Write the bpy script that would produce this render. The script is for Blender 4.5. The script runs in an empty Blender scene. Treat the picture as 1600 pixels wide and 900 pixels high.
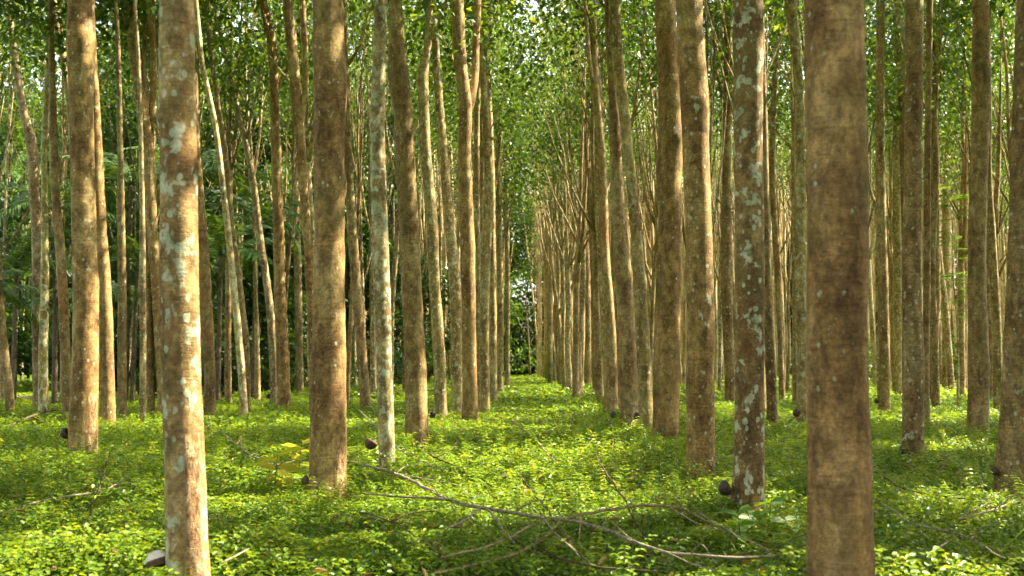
import bpy, math, random
import numpy as np
from mathutils import Vector

SEED = 7
random.seed(SEED)
rng = np.random.default_rng(SEED)
scene = bpy.context.scene
COL = scene.collection
R = math.radians

# ------------------------------------------------------------------ camera
CAM_H = 1.30
F = 1600.0                                   # focal length in photo pixels (1600 wide)
PITCH = math.atan(118.0 / F)
cam_d = bpy.data.cameras.new('camera')
cam = bpy.data.objects.new('camera', cam_d)
COL.objects.link(cam)
cam.location = (0, 0, CAM_H)
cam.rotation_euler = (R(90) + PITCH, 0, 0)
cam_d.sensor_width = 36.0
cam_d.lens = 36.0
cam_d.clip_end = 3000
cam_d.dof.use_dof = True
cam_d.dof.focus_distance = 12.0
cam_d.dof.aperture_fstop = 2.8
scene.camera = cam

cp, sp = math.cos(PITCH), math.sin(PITCH)
def ray(u, v):
    a, b = (u - 800) / F, (450 - v) / F
    return np.array([a, cp - b * sp, sp + b * cp])
def at_plane(u, v, d):                       # point at distance d in front
    r = ray(u, v); t = d / r[1]
    return np.array([0, 0, CAM_H]) + r * t
def at_height(u, v, z):                      # point at height z above ground
    r = ray(u, v); t = (z - CAM_H) / r[2]
    return np.array([0, 0, CAM_H]) + r * t
def project(p):
    x, y, z = p[0], p[1], p[2] - CAM_H
    f = y * cp + z * sp; b = -y * sp + z * cp
    return 800 + F * x / f, 450 - F * b / f

# ------------------------------------------------------------------ light
SUN_EL, SUN_AZ = R(50), R(74)                # azimuth clockwise from +Y (view direction)
S = np.array([math.cos(SUN_EL) * math.sin(SUN_AZ), math.cos(SUN_EL) * math.cos(SUN_AZ), math.sin(SUN_EL)])
sun_d = bpy.data.lights.new('sun', 'SUN')
sun_d.energy = 5.0
sun_d.angle = R(0.5)
sun_d.color = (1.0, 0.90, 0.69)
sun = bpy.data.objects.new('sun', sun_d)
COL.objects.link(sun)
sun.rotation_euler = Vector(S).to_track_quat('Z', 'Y').to_euler()
sun.location = (20, 10, 40)
world = bpy.data.worlds.new('World')
scene.world = world
world.use_nodes = True
wn, wl = world.node_tree.nodes, world.node_tree.links
sky = wn.new('ShaderNodeTexSky')
sky.sky_type = 'NISHITA'
sky.sun_disc = False
sky.sun_elevation = SUN_EL
sky.sun_rotation = SUN_AZ
sky.air_density = 1.0
sky.dust_density = 4.0
sky.ozone_density = 1.0
bg = wn['Background']
hs = wn.new('ShaderNodeHueSaturation')       # thin white haze over the blue
hs.inputs['Saturation'].default_value = .35
wl.new(sky.outputs[0], hs.inputs['Color'])
wl.new(hs.outputs[0], bg.inputs[0])
bg.inputs[1].default_value = 0.15
scene.view_settings.view_transform = 'Standard'
scene.view_settings.look = 'None'
scene.view_settings.exposure = 2.5
scene.view_settings.gamma = 1
scene.render.engine = 'CYCLES'
cy = scene.cycles
cy.max_bounces = 7
cy.diffuse_bounces = 4
cy.glossy_bounces = 2
cy.transmission_bounces = 4
cy.transparent_max_bounces = 4
cy.caustics_reflective = False
cy.caustics_refractive = False
cy.sample_clamp_indirect = 6
cy.use_adaptive_sampling = True
cy.adaptive_threshold = .03
cy.use_denoising = True
try:
    cy.denoiser = 'OPENIMAGEDENOISE'
    cy.denoising_prefilter = 'ACCURATE'
except Exception:
    pass

# ------------------------------------------------------------------ materials
def new_mat(name):
    m = bpy.data.materials.new(name)
    m.use_nodes = True
    m.node_tree.nodes.clear()
    return m, m.node_tree.nodes, m.node_tree.links

def ramp(nodes, stops, interp='LINEAR'):
    r = nodes.new('ShaderNodeValToRGB')
    r.color_ramp.interpolation = interp
    e = r.color_ramp.elements
    while len(e) > 1: e.remove(e[-1])
    e[0].position = stops[0][0]; e[0].color = (*stops[0][1], 1) if len(stops[0][1]) == 3 else stops[0][1]
    for p, c in stops[1:]:
        k = e.new(p); k.color = (*c, 1)
    return r

def math_node(nodes, links, op, a, b=None, clamp=False):
    n = nodes.new('ShaderNodeMath'); n.operation = op; n.use_clamp = clamp
    for i, v in enumerate((a, b)):
        if v is None: continue
        if isinstance(v, (int, float)): n.inputs[i].default_value = v
        else: links.new(v, n.inputs[i])
    return n.outputs[0]

def mix_rgb(nodes, links, fac, a, b, blend='MIX'):
    n = nodes.new('ShaderNodeMix'); n.data_type = 'RGBA'; n.blend_type = blend
    for sock, v in ((n.inputs[0], fac), (n.inputs[6], a), (n.inputs[7], b)):
        if isinstance(v, (int, float)): sock.default_value = v
        elif isinstance(v, tuple): sock.default_value = (*v, 1)
        else: links.new(v, sock)
    return n.outputs[2]

def leaf_mat(name, stops, trans=0.45, rough=0.42, tcol=None, spec=0.35):
    m, n, l = new_mat(name)
    at = n.new('ShaderNodeAttribute'); at.attribute_name = 'rnd'
    rp = ramp(n, stops); l.new(at.outputs['Fac'], rp.inputs[0])
    pr = n.new('ShaderNodeBsdfPrincipled')
    l.new(rp.outputs[0], pr.inputs['Base Color'])
    pr.inputs['Roughness'].default_value = rough
    pr.inputs['Specular IOR Level'].default_value = spec
    tr = n.new('ShaderNodeBsdfTranslucent')
    tc = mix_rgb(n, l, 1.0, rp.outputs[0], tcol or (1.9, 1.55, 0.55), 'MULTIPLY')
    l.new(tc, tr.inputs[0])
    mx = n.new('ShaderNodeMixShader'); mx.inputs[0].default_value = trans
    l.new(pr.outputs[0], mx.inputs[1]); l.new(tr.outputs[0], mx.inputs[2])
    out = n.new('ShaderNodeOutputMaterial'); l.new(mx.outputs[0], out.inputs[0])
    return m

M_CROWN = leaf_mat('canopy_leaves', [(0, (.03, .075, .012)), (.5, (.055, .115, .016)), (.85, (.09, .15, .02)), (1, (.15, .20, .03))], 0.45)
M_FOREST = leaf_mat('forest_leaves', [(0, (.022, .06, .012)), (.6, (.042, .10, .016)), (1, (.08, .14, .022))], 0.35)
M_PALM = leaf_mat('palm_leaves', [(0, (.035, .085, .016)), (.7, (.065, .13, .022)), (1, (.11, .16, .03))], 0.3)
M_COVER = leaf_mat('ground_cover_leaves', [(0, (.06, .12, .012)), (.4, (.12, .21, .016)), (.8, (.20, .29, .024)), (.97, (.30, .34, .04)), (1, (.28, .22, .06))], 0.42, 0.4)
M_GRASS = leaf_mat('grass_blades', [(0, (.06, .13, .015)), (.7, (.12, .2, .025)), (1, (.22, .24, .06))], 0.4)
M_YELLOW = leaf_mat('yellow_leaves', [(0, (.38, .42, .03)), (1, (.52, .46, .05))], 0.5)
M_PALE = leaf_mat('pale_leaves', [(0, (.25, .36, .12)), (1, (.45, .52, .28))], 0.4)
M_LUSH = leaf_mat('bright_leaves', [(0, (.07, .17, .025)), (1, (.15, .27, .04))], 0.45)
M_DEAD = leaf_mat('dry_leaves', [(0, (.12, .07, .03)), (.6, (.25, .15, .06)), (1, (.42, .3, .15))], 0.2, 0.7)
M_DEADPALM = leaf_mat('dead_frond', [(0, (.3, .14, .04)), (1, (.42, .22, .08))], 0.2, 0.7)

def bark_mat():
    m, n, l = new_mat('rubber_tree_bark')
    tc = n.new('ShaderNodeTexCoord'); oi = n.new('ShaderNodeObjectInfo')
    at = n.new('ShaderNodeAttribute'); at.attribute_name = 'tap'
    off = math_node(n, l, 'MULTIPLY', oi.outputs['Random'], 61.0)
    va = n.new('ShaderNodeVectorMath'); va.operation = 'ADD'
    l.new(tc.outputs['Object'], va.inputs[0]); l.new(off, va.inputs[1])
    V = va.outputs[0]
    def mapped(s):
        mp = n.new('ShaderNodeMapping'); mp.inputs['Scale'].default_value = s
        l.new(V, mp.inputs[0]); return mp.outputs[0]
    def noise(vec, sc, det=4, rough=.55, dist=0):
        t = n.new('ShaderNodeTexNoise'); l.new(vec, t.inputs['Vector'])
        t.inputs['Scale'].default_value = sc; t.inputs['Detail'].default_value = det
        t.inputs['Roughness'].default_value = rough; t.inputs['Distortion'].default_value = dist
        return t.outputs['Fac']
    big = noise(mapped((1, 1, .45)), 2.6, 5, .6)
    fine = noise(V, 38, 5, .65)
    band = noise(mapped((1.5, 1.5, 15)), 5.5, 5, .7, .5)      # horizontal rings of the bark
    med = noise(mapped((1, 1, .6)), 11, 5, .65, .4)
    c1 = ramp(n, [(.32, (.14, .082, .034)), (.46, (.225, .145, .058)), (.56, (.29, .20, .085)), (.68, (.37, .28, .14))]); l.new(big, c1.inputs[0])
    c2 = ramp(n, [(.30, (.5, .45, .4)), (.5, (1, 1, 1)), (.7, (1.3, 1.3, 1.25))]); l.new(band, c2.inputs[0])
    col = mix_rgb(n, l, .5, c1.outputs[0], c2.outputs[0], 'MULTIPLY')
    c3 = ramp(n, [(.36, (.5, .47, .44)), (.5, (1, 1, 1)), (.63, (1.55, 1.52, 1.42))]); l.new(med, c3.inputs[0])
    col = mix_rgb(n, l, .85, col, c3.outputs[0], 'MULTIPLY')
    c4 = ramp(n, [(.36, (.5, .47, .44)), (.5, (1, 1, 1)), (.64, (1.5, 1.5, 1.42))]); l.new(fine, c4.inputs[0])
    col = mix_rgb(n, l, .6, col, c4.outputs[0], 'MULTIPLY')
    rg = noise(mapped((.35, .35, 5)), 2.4, 3, .5, .3)          # ring scars round the stem
    c5 = ramp(n, [(.56, (1, 1, 1)), (.62, (.62, .57, .5)), (.66, (1.12, 1.12, 1.1)), (.75, (1, 1, 1))]); l.new(rg, c5.inputs[0])
    col = mix_rgb(n, l, .5, col, c5.outputs[0], 'MULTIPLY')
    # orange algae blush
    alg = noise(mapped((1, 1, .5)), 1.7, 3)
    ar = ramp(n, [(.58, (0, 0, 0)), (.72, (1, 1, 1))]); l.new(alg, ar.inputs[0])
    col = mix_rgb(n, l, math_node(n, l, 'MULTIPLY', ar.outputs[0], .35), col, (.34, .13, .035))
    # green moss film
    mo = noise(V, 1.3, 4, .6)
    mr = ramp(n, [(.5, (0, 0, 0)), (.7, (1, 1, 1))]); l.new(mo, mr.inputs[0])
    col = mix_rgb(n, l, math_node(n, l, 'MULTIPLY', mr.outputs[0], .3), col, (.17, .17, .05))
    tint = n.new('ShaderNodeMix'); tint.data_type = 'RGBA'; tint.blend_type = 'MULTIPLY'; tint.inputs[0].default_value = 1
    l.new(col, tint.inputs[6]); l.new(oi.outputs['Color'], tint.inputs[7])
    col = tint.outputs[2]
    # lichen: broad patches and small specks, amount from the object's alpha
    lic = noise(mapped((1, 1, .8)), 11.5, 5, .58, .3)
    thr = math_node(n, l, 'SUBTRACT', .762, math_node(n, l, 'MULTIPLY', oi.outputs['Alpha'], .25))
    msk = math_node(n, l, 'MULTIPLY', math_node(n, l, 'SUBTRACT', lic, thr), 16, True)
    vor = n.new('ShaderNodeTexVoronoi'); l.new(mapped((1, 1, .75)), vor.inputs['Vector']); vor.inputs['Scale'].default_value = 21
    wob = math_node(n, l, 'ADD', vor.outputs['Distance'], math_node(n, l, 'ADD', math_node(n, l, 'MULTIPLY', fine, .5), math_node(n, l, 'MULTIPLY', med, .55)))
    vc = n.new('ShaderNodeSeparateColor'); l.new(vor.outputs['Color'], vc.inputs[0])
    size = math_node(n, l, 'MULTIPLY', math_node(n, l, 'SUBTRACT', vc.outputs[0], .62, False), 1.3)
    size = math_node(n, l, 'MULTIPLY', size, math_node(n, l, 'ADD', oi.outputs['Alpha'], .35))
    spk = math_node(n, l, 'MULTIPLY', math_node(n, l, 'SUBTRACT', math_node(n, l, 'ADD', size, .49), wob), 11, True)
    msk = math_node(n, l, 'MAXIMUM', msk, spk)
    vor2 = n.new('ShaderNodeTexVoronoi'); l.new(V, vor2.inputs['Vector']); vor2.inputs['Scale'].default_value = 60
    dots = math_node(n, l, 'MULTIPLY', math_node(n, l, 'SUBTRACT', .2, vor2.outputs['Distance']), 10, True)
    dots = math_node(n, l, 'MULTIPLY', dots, math_node(n, l, 'MULTIPLY', math_node(n, l, 'SUBTRACT', med, .42), 6, True))
    msk = math_node(n, l, 'MAXIMUM', msk, math_node(n, l, 'MULTIPLY', dots, .8))
    lc = ramp(n, [(.35, (.30, .32, .18)), (.5, (.47, .47, .30)), (.65, (.64, .61, .44))]); l.new(med, lc.inputs[0])
    msk = math_node(n, l, 'MULTIPLY', msk, .95)
    col = mix_rgb(n, l, msk, col, lc.outputs[0])
    # regrown bark of the tapping panel: rough, pale orange flakes
    pn = noise(mapped((1, 1, .5)), 26, 5, .7, .5)
    pc = ramp(n, [(.36, (.07, .035, .016)), (.5, (.30, .16, .065)), (.64, (.55, .40, .22))]); l.new(pn, pc.inputs[0])
    col = mix_rgb(n, l, math_node(n, l, 'MULTIPLY', at.outputs['Fac'], .85, True), col, pc.outputs[0])
    pr = n.new('ShaderNodeBsdfPrincipled'); l.new(col, pr.inputs['Base Color'])
    pr.inputs['Roughness'].default_value = .82; pr.inputs['Specular IOR Level'].default_value = .25
    hgt = math_node(n, l, 'ADD', math_node(n, l, 'MULTIPLY', band, .5), math_node(n, l, 'ADD', math_node(n, l, 'MULTIPLY', fine, .4), math_node(n, l, 'MULTIPLY', med, .6)))
    hgt = math_node(n, l, 'ADD', hgt, math_node(n, l, 'MULTIPLY', math_node(n, l, 'MULTIPLY', at.outputs['Fac'], pn), 2.5))
    hgt = math_node(n, l, 'ADD', hgt, math_node(n, l, 'MULTIPLY', msk, .12))
    bp = n.new('ShaderNodeBump'); bp.inputs['Strength'].default_value = .8; bp.inputs['Distance'].default_value = .012
    l.new(hgt, bp.inputs['Height']); l.new(bp.outputs[0], pr.inputs['Normal'])
    out = n.new('ShaderNodeOutputMaterial'); l.new(pr.outputs[0], out.inputs[0])
    return m
M_BARK = bark_mat()

def noisy_mat(name, c1, c2, scale=6, rough=.9, bump=.4, dist=.01, stretch=(1, 1, 1), spec=.2):
    m, n, l = new_mat(name)
    tc = n.new('ShaderNodeTexCoord'); mp = n.new('ShaderNodeMapping'); mp.inputs['Scale'].default_value = stretch
    l.new(tc.outputs['Object'], mp.inputs[0])
    t = n.new('ShaderNodeTexNoise'); l.new(mp.outputs[0], t.inputs[0]); t.inputs['Scale'].default_value = scale
    t.inputs['Detail'].default_value = 7; t.inputs['Roughness'].default_value = .65
    rp = ramp(n, [(.35, c1), (.65, c2)]); l.new(t.outputs['Fac'], rp.inputs[0])
    pr = n.new('ShaderNodeBsdfPrincipled'); l.new(rp.outputs[0], pr.inputs['Base Color'])
    pr.inputs['Roughness'].default_value = rough; pr.inputs['Specular IOR Level'].default_value = spec
    bp = n.new('ShaderNodeBump'); bp.inputs['Strength'].default_value = bump; bp.inputs['Distance'].default_value = dist
    l.new(t.outputs['Fac'], bp.inputs['Height']); l.new(bp.outputs[0], pr.inputs['Normal'])
    out = n.new('ShaderNodeOutputMaterial'); l.new(pr.outputs[0], out.inputs[0])
    return m
M_TWIG = noisy_mat('dead_wood', (.10, .08, .055), (.34, .28, .20), 30)
M_TWIG_D = noisy_mat('dark_dead_wood', (.035, .024, .014), (.12, .08, .04), 30)
M_TWIG_P = noisy_mat('bleached_dead_wood', (.15, .10, .05), (.34, .25, .14), 30)
M_FTRUNK = noisy_mat('forest_trunk_bark', (.06, .045, .025), (.2, .15, .09), 9)
M_STEM = noisy_mat('green_stem', (.06, .10, .02), (.12, .17, .04), 20)
M_BOWL = noisy_mat('dark_rubber_bowl', (.035, .022, .014), (.11, .07, .045), 18, .5, .3, .003, spec=.3)
M_SHELL = noisy_mat('coconut_shell', (.06, .035, .02), (.16, .10, .06), 14, .6, .4, .004)
M_LATEX = noisy_mat('dried_latex', (.62, .52, .42), (.85, .76, .66), 12, .5, .3, .004)
M_WIRE = noisy_mat('rusty_wire', (.05, .03, .02), (.12, .07, .04), 40, .6)
M_DIRT = noisy_mat('dirt_path', (.20, .13, .075), (.40, .29, .18), 3, .95, .6, .03)

def ground_mat():
    m, n, l = new_mat('forest_floor')
    tc = n.new('ShaderNodeTexCoord')
    def noise(sc, det=6, r=.6):
        t = n.new('ShaderNodeTexNoise'); l.new(tc.outputs['Object'], t.inputs[0])
        t.inputs['Scale'].default_value = sc; t.inputs['Detail'].default_value = det; t.inputs['Roughness'].default_value = r
        return t.outputs['Fac']
    a, b = noise(.8), noise(14, 8, .7)
    g = ramp(n, [(.35, (.02, .045, .008)), (.5, (.05, .10, .014)), (.68, (.10, .17, .02))]); l.new(b, g.inputs[0])
    d = ramp(n, [(.35, (.035, .024, .012)), (.65, (.12, .08, .04))]); l.new(b, d.inputs[0])
    f = ramp(n, [(.52, (0, 0, 0)), (.68, (1, 1, 1))]); l.new(a, f.inputs[0])
    col = mix_rgb(n, l, f.outputs[0], g.outputs[0], d.outputs[0])
    pr = n.new('ShaderNodeBsdfPrincipled'); l.new(col, pr.inputs['Base Color']); pr.inputs['Roughness'].default_value = .95
    pr.inputs['Specular IOR Level'].default_value = .1
    bp = n.new('ShaderNodeBump'); bp.inputs['Strength'].default_value = .8; bp.inputs['Distance'].default_value = .05
    l.new(b, bp.inputs['Height']); l.new(bp.outputs[0], pr.inputs['Normal'])
    out = n.new('ShaderNodeOutputMaterial'); l.new(pr.outputs[0], out.inputs[0])
    return m
M_GROUND = ground_mat()

# ------------------------------------------------------------------ mesh helpers
def fast_mesh(name, V, quads, mat, rnd=None, smooth=False, extra=None, tris=None):
    V = np.asarray(V, np.float32).reshape(-1, 3)
    quads = np.asarray(quads, np.int32).reshape(-1, 4)
    nt = 0 if tris is None else len(tris)
    loops = quads.ravel() if nt == 0 else np.concatenate([quads.ravel(), np.asarray(tris, np.int32).ravel()])
    me = bpy.data.meshes.new(name)
    me.vertices.add(len(V)); me.vertices.foreach_set('co', V.ravel())
    nq = len(quads)
    me.loops.add(len(loops)); me.loops.foreach_set('vertex_index', loops)
    me.polygons.add(nq + nt)
    st = np.concatenate([np.arange(nq) * 4, nq * 4 + np.arange(nt) * 3]).astype(np.int32)
    me.polygons.foreach_set('loop_start', st)
    me.polygons.foreach_set('loop_total', np.concatenate([np.full(nq, 4), np.full(nt, 3)]).astype(np.int32))
    if smooth: me.polygons.foreach_set('use_smooth', np.ones(nq + nt, bool))
    if rnd is not None:
        a = me.attributes.new('rnd', 'FLOAT', 'FACE'); a.data.foreach_set('value', np.asarray(rnd, np.float32))
    if extra is not None:
        a = me.attributes.new('tap', 'FLOAT', 'POINT'); a.data.foreach_set('value', np.asarray(extra, np.float32))
    me.update(calc_edges=True)
    me.materials.append(mat)
    return me

def link(name, me, parent=None, loc=(0, 0, 0)):
    o = bpy.data.objects.new(name, me)
    COL.objects.link(o)
    if parent is not None: o.parent = parent
    o.location = loc
    return o

def tag(o, label=None, cat=None, group=None, kind=None):
    if label: o['label'] = label
    if cat: o['category'] = cat
    if group: o['group'] = group
    if kind: o['kind'] = kind
    return o

def norm(a):
    return a / np.maximum(np.linalg.norm(a, axis=-1, keepdims=True), 1e-9)

def leaf_arrays(P, D, N, L, W, shape='rhomb', curl=.12):
    """P base point, D axis direction, N normal, L length, W width -> verts, quads"""
    n = len(P)
    D = norm(D); N = norm(N - (N * D).sum(1, keepdims=True) * D); B = np.cross(D, N)
    L = np.asarray(L)[:, None]; W = np.asarray(W)[:, None]
    if shape == 'rhomb':
        v = np.stack([P, P + D * L * .45 + B * W * .5 + N * L * curl, P + D * L, P + D * L * .45 - B * W * .5 + N * L * curl], 1)
        q = np.arange(n * 4).reshape(n, 4)
        return v.reshape(-1, 3), q, 1
    if shape == 'oval':
        v = np.stack([P, P + D * L * .22 + B * W * .42 + N * L * curl, P + D * L * .68 + B * W * .46 + N * L * curl,
                      P + D * L - N * L * curl * .6, P + D * L * .68 - B * W * .46 + N * L * curl, P + D * L * .22 - B * W * .42 + N * L * curl], 1)
        b = (np.arange(n) * 6)[:, None]
        q = np.stack([b + np.array([[0, 1, 2, 3]]), b + np.array([[0, 3, 4, 5]])], 1).reshape(-1, 4)
        return v.reshape(-1, 3), q, 2
    if shape == 'blade':                       # long arched grass blade
        up = np.array([0, 0, 1.0])
        def p(t): return P + D * L * t - up * (L * curl * 3 * t * t)
        ps = [(0, .6), (.33, 1), (.7, .7), (1, .05)]
        v = np.stack([p(t) + s * B * W * .5 * w for t, w in ps for s in (1, -1)], 1)
        b = (np.arange(n) * 8)[:, None]
        q = np.stack([b + np.array([[2 * k, 2 * k + 1, 2 * k + 3, 2 * k + 2]]) for k in range(3)], 1).reshape(-1, 4)
        return v.reshape(-1, 3), q, 3

class Leaves:
    def __init__(s): s.v = []; s.q = []; s.r = []; s.n = 0
    def add(s, P, D, N, L, W, rnd, shape='rhomb', curl=.12):
        if len(P) == 0: return
        v, q, k = leaf_arrays(P, D, N, L, W, shape, curl)
        s.v.append(v); s.q.append(q + s.n); s.n += len(v); s.r.append(np.repeat(rnd, k))
    def mesh(s, name, mat):
        return fast_mesh(name, np.concatenate(s.v), np.concatenate(s.q), mat, np.concatenate(s.r))

def rand_dirs(n, flat=1.0):
    a = rng.normal(size=(n, 3)); a[:, 2] *= flat
    return norm(a)

def catmull(pts, step):
    """smooth curve through unevenly spaced points (chord-length Hermite, no overshoot)"""
    P = np.asarray(pts, float)
    h = np.maximum(np.linalg.norm(np.diff(P[:, :3], axis=0), axis=1), 1e-6)
    dl = np.diff(P, axis=0) / h[:, None]
    m = np.empty_like(P); m[0] = dl[0]; m[-1] = dl[-1]
    if len(P) > 2:
        m[1:-1] = (dl[:-1] * h[1:, None] + dl[1:] * h[:-1, None]) / (h[1:] + h[:-1])[:, None]
    out = []
    for i in range(len(h)):
        n = max(1, int(h[i] / step)); t = (np.arange(n) / n)[:, None]
        out.append((2 * t ** 3 - 3 * t ** 2 + 1) * P[i] + (t ** 3 - 2 * t ** 2 + t) * h[i] * m[i] + (-2 * t ** 3 + 3 * t ** 2) * P[i + 1] + (t ** 3 - t ** 2) * h[i] * m[i + 1])
    out.append(P[-1:])
    return np.vstack(out)

def tube(pts4, nseg=12, step=.2, rough=.03, close=True, panel=None, flare=0, knots=()):
    """pts4: (x,y,z,r) rows. returns verts, quads, tap"""
    Q = catmull(pts4, step)
    C, r = Q[:, :3], np.maximum(Q[:, 3], .0015)
    T = norm(np.gradient(C, axis=0))
    ref = np.array([0, 1.0, 0]) if abs(T[0][1]) < .8 else np.array([1.0, 0, 0])
    U = [norm(np.cross(ref, T[0]))]
    for i in range(1, len(T)):
        u = U[-1] - T[i] * np.dot(U[-1], T[i]); U.append(u / max(np.linalg.norm(u), 1e-9))
    U = np.array(U); Wv = np.cross(T, U)
    th = np.linspace(0, 2 * math.pi, nseg, endpoint=False)
    s = np.concatenate([[0], np.cumsum(np.linalg.norm(np.diff(C, axis=0), axis=1))])
    ph = rng.uniform(0, 6.28, 12)
    TH, SS = np.meshgrid(th, s)
    m = 1 + rough * (np.sin(TH * 2 + ph[0] + SS * 1.3) + .7 * np.sin(TH * 3 + ph[1] - SS * 2.7) + .8 * np.sin(SS * 6.1 + ph[2] + TH)
                     + .5 * np.sin(SS * 15 + ph[3] + 2 * TH) + .35 * np.sin(SS * 31 + ph[4] - TH * 3) + .5 * np.sin(TH * 5 + ph[5] + SS * 4))
    z0 = C[:, 2]
    if flare:
        m = m * (1 + flare * np.exp(-np.clip(z0, 0, None) / .16))[:, None] * (1 + .5 * flare * np.exp(-np.clip(z0, 0, None) / .2)[:, None] * np.sin(TH * 4 + ph[6]))
    tap = np.zeros_like(m)
    # direction of each vertex in world
    X = U[:, None, :] * np.cos(TH)[..., None] + Wv[:, None, :] * np.sin(TH)[..., None]
    for (kz, ka, kr, kh) in knots:            # knot: height, angle, size, amount
        kd = np.array([math.cos(ka), math.sin(ka), 0])
        dot = (X * kd).sum(-1)
        dz = (C[:, 2] - kz)[:, None]
        m = m + kh * np.exp(-(dz / kr) ** 2) * np.clip(dot, 0, 1) ** 3 - .3 * kh * np.exp(-((dz) / (kr * .35)) ** 2) * np.clip(dot, 0, 1) ** 10
    if panel:
        (a0, a1, z1) = panel
        ang = np.arctan2(X[..., 1], X[..., 0])
        edge = (ang > a0) & (ang < a1) & (C[:, 2][:, None] < z1 + .12 * np.sin(ang * 2))
        tap = edge.astype(float)
        jit = rng.uniform(.3, 1.0, m.shape)
        m = m + tap * .05 * jit
    V = C[:, None, :] + X * (r[:, None] * m)[..., None]
    K = len(C)
    i = np.arange(K - 1)[:, None] * nseg; j = np.arange(nseg)[None]; jn = (np.arange(nseg) + 1)[None] % nseg
    q = np.stack([i + j, i + jn, i + nseg + jn, i + nseg + j], -1).reshape(-1, 4)
    V = V.reshape(-1, 3); tap = tap.reshape(-1)
    if close:                                 # end cap: a fan of quads onto a centre vertex
        V = np.vstack([V, C[-1], C[0]]); tap = np.append(tap, [0, 0])
        top, bot = (K - 1) * nseg, 0
        fq = []
        for k in range(0, nseg, 2):
            fq.append([top + k, top + (k + 1) % nseg, top + (k + 2) % nseg, len(V) - 2])
            fq.append([bot + (k + 2) % nseg, bot + (k + 1) % nseg, bot + k, len(V) - 1])
        q = np.vstack([q, fq])
    return V, q, tap

def tube_mesh(name, pts4, mat, **kw):
    V, q, tap = tube(pts4, **kw)
    return fast_mesh(name, V, q, mat, smooth=True, extra=tap)

def tubes_mesh(name, lst, mat, **kw):
    Vs, Qs, n = [], [], 0
    for p in lst:
        V, q, _ = tube(p, **kw); Vs.append(V); Qs.append(q + n); n += len(V)
    return fast_mesh(name, np.vstack(Vs), np.vstack(Qs), mat, smooth=True)

# ------------------------------------------------------------------ sun holes in the canopy
HOLES = []          # (point, radius)
def hole_px(u, v, r, z=.27): HOLES.append((at_height(u, v, z), r))
def hole_at(u, v, d, r): HOLES.append((at_plane(u, v, d), r))
def cull(P):
    keep = np.ones(len(P), bool)
    for c, r in HOLES:
        w = P - c; t = w @ S
        d = np.linalg.norm(w - t[:, None] * S, axis=1)
        wob = (r * 1.08 + .15) * (1 + .35 * np.sin(P[:, 2] * 2.1 + P[:, 1] * 3.3))
        keep &= ~((d < wob) & (t > 0))
    return keep
#HOLES_DATA
for u, v, r in [(760, 745, .9), (690, 752, .6), (840, 742, .8), (800, 715, .7), (890, 690, .6), (700, 700, .30), (860, 755, .6), (850, 655, .75), (905, 700, .4), (820, 610, 1.5), (880, 597, 1.7),
                (55, 845, .40), (30, 700, .35), (130, 800, .28), (380, 770, .35), (455, 800, .25), (210, 800, .22), (380, 720, .25), (640, 800, .22),
                (1480, 690, .5), (1420, 650, .8), (1540, 640, .8), (1600, 690, .5), (1385, 610, 1.6), (1500, 610, 1.6), (1290, 620, 1.2), (1125, 630, .9),
                (1000, 745, .22), (1130, 745, .2), (1560, 870, .22), (1420, 880, .16), (560, 650, .8), (620, 620, 1.3), (430, 620, 1.0),
                (990, 880, .2), (440, 735, .45), (545, 850, .3), (330, 870, .25), (245, 885, .18), (90, 870, .3), (960, 860, .25), (1130, 880, .2), (1200, 770, .2), (640, 690, .4), (560, 715, .3), (940, 690, .5), (690, 740, .45), (780, 690, .6), (1500, 760, .4), (760, 770, .5), (960, 760, .3), (330, 850, .3), (250, 740, .25), (700, 650, .5), (1340, 640, .6), (1230, 760, .25), (850, 583, 3), (845, 600, 2.2), (868, 592, 2.5), (800, 640, .8), (900, 630, .9)]:
    hole_px(u, v, r)

# ------------------------------------------------------------------ rubber trees
def crown_leaves(cx, cy, zb, zt, rad, n, size, seed_r=.5, do_cull=True):
    """leafy shoots spread through the crown; each shoot is a whorl of leaves"""
    per = 12
    k = max(6, n // per); nc = 13
    th = rng.uniform(0, 6.283, nc); rr = np.sqrt(rng.uniform(0, 1, nc)) * rad
    zz = zb + (zt - zb) * rng.uniform(0.02, .95, nc)
    taper = 1 - .5 * ((zz - zb) / (zt - zb)) ** 2
    G = np.stack([cx + rr * taper * np.cos(th), cy + rr * taper * np.sin(th), zz], 1)
    C = G[rng.integers(0, nc, k)] + rng.normal(size=(k, 3)) * np.array([.55, .55, .42]) * (rad / 2) ** .5
    C = np.repeat(C, per, 0); m = len(C)
    off = rng.normal(size=(m, 3)) * size * 1.6
    P = C + off
    D = norm(off + np.array([0, 0, -.25]) * size + rng.normal(size=(m, 3)) * size * .6)
    N = norm(rng.normal(size=(m, 3)) * .6 + np.array([0, 0, 1.0]))
    L = size * rng.uniform(.8, 1.35, m); W = L * rng.uniform(.42, .6, m)
    clump = np.repeat(rng.uniform(-.25, .25, k), per)
    rv = np.clip(rng.uniform(.1, .9, m) + clump, 0, 1)
    if do_cull:
        kp = cull(P); P, D, N, L, W, rv = P[kp], D[kp], N[kp], L[kp], W[kp], rv[kp]
    return P, D, N, L, W, rv

def add_crown(root, base, cx, cy, zb, zt, rad, n, size, mat=None):
    lv = Leaves()
    a = crown_leaves(cx, cy, zb, zt, rad, n, size)
    a = (a[0] - base,) + a[1:]
    if len(a[0]) < 10: return
    lv.add(*a)
    link('crown', lv.mesh('crown', mat or M_CROWN), root)

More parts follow.
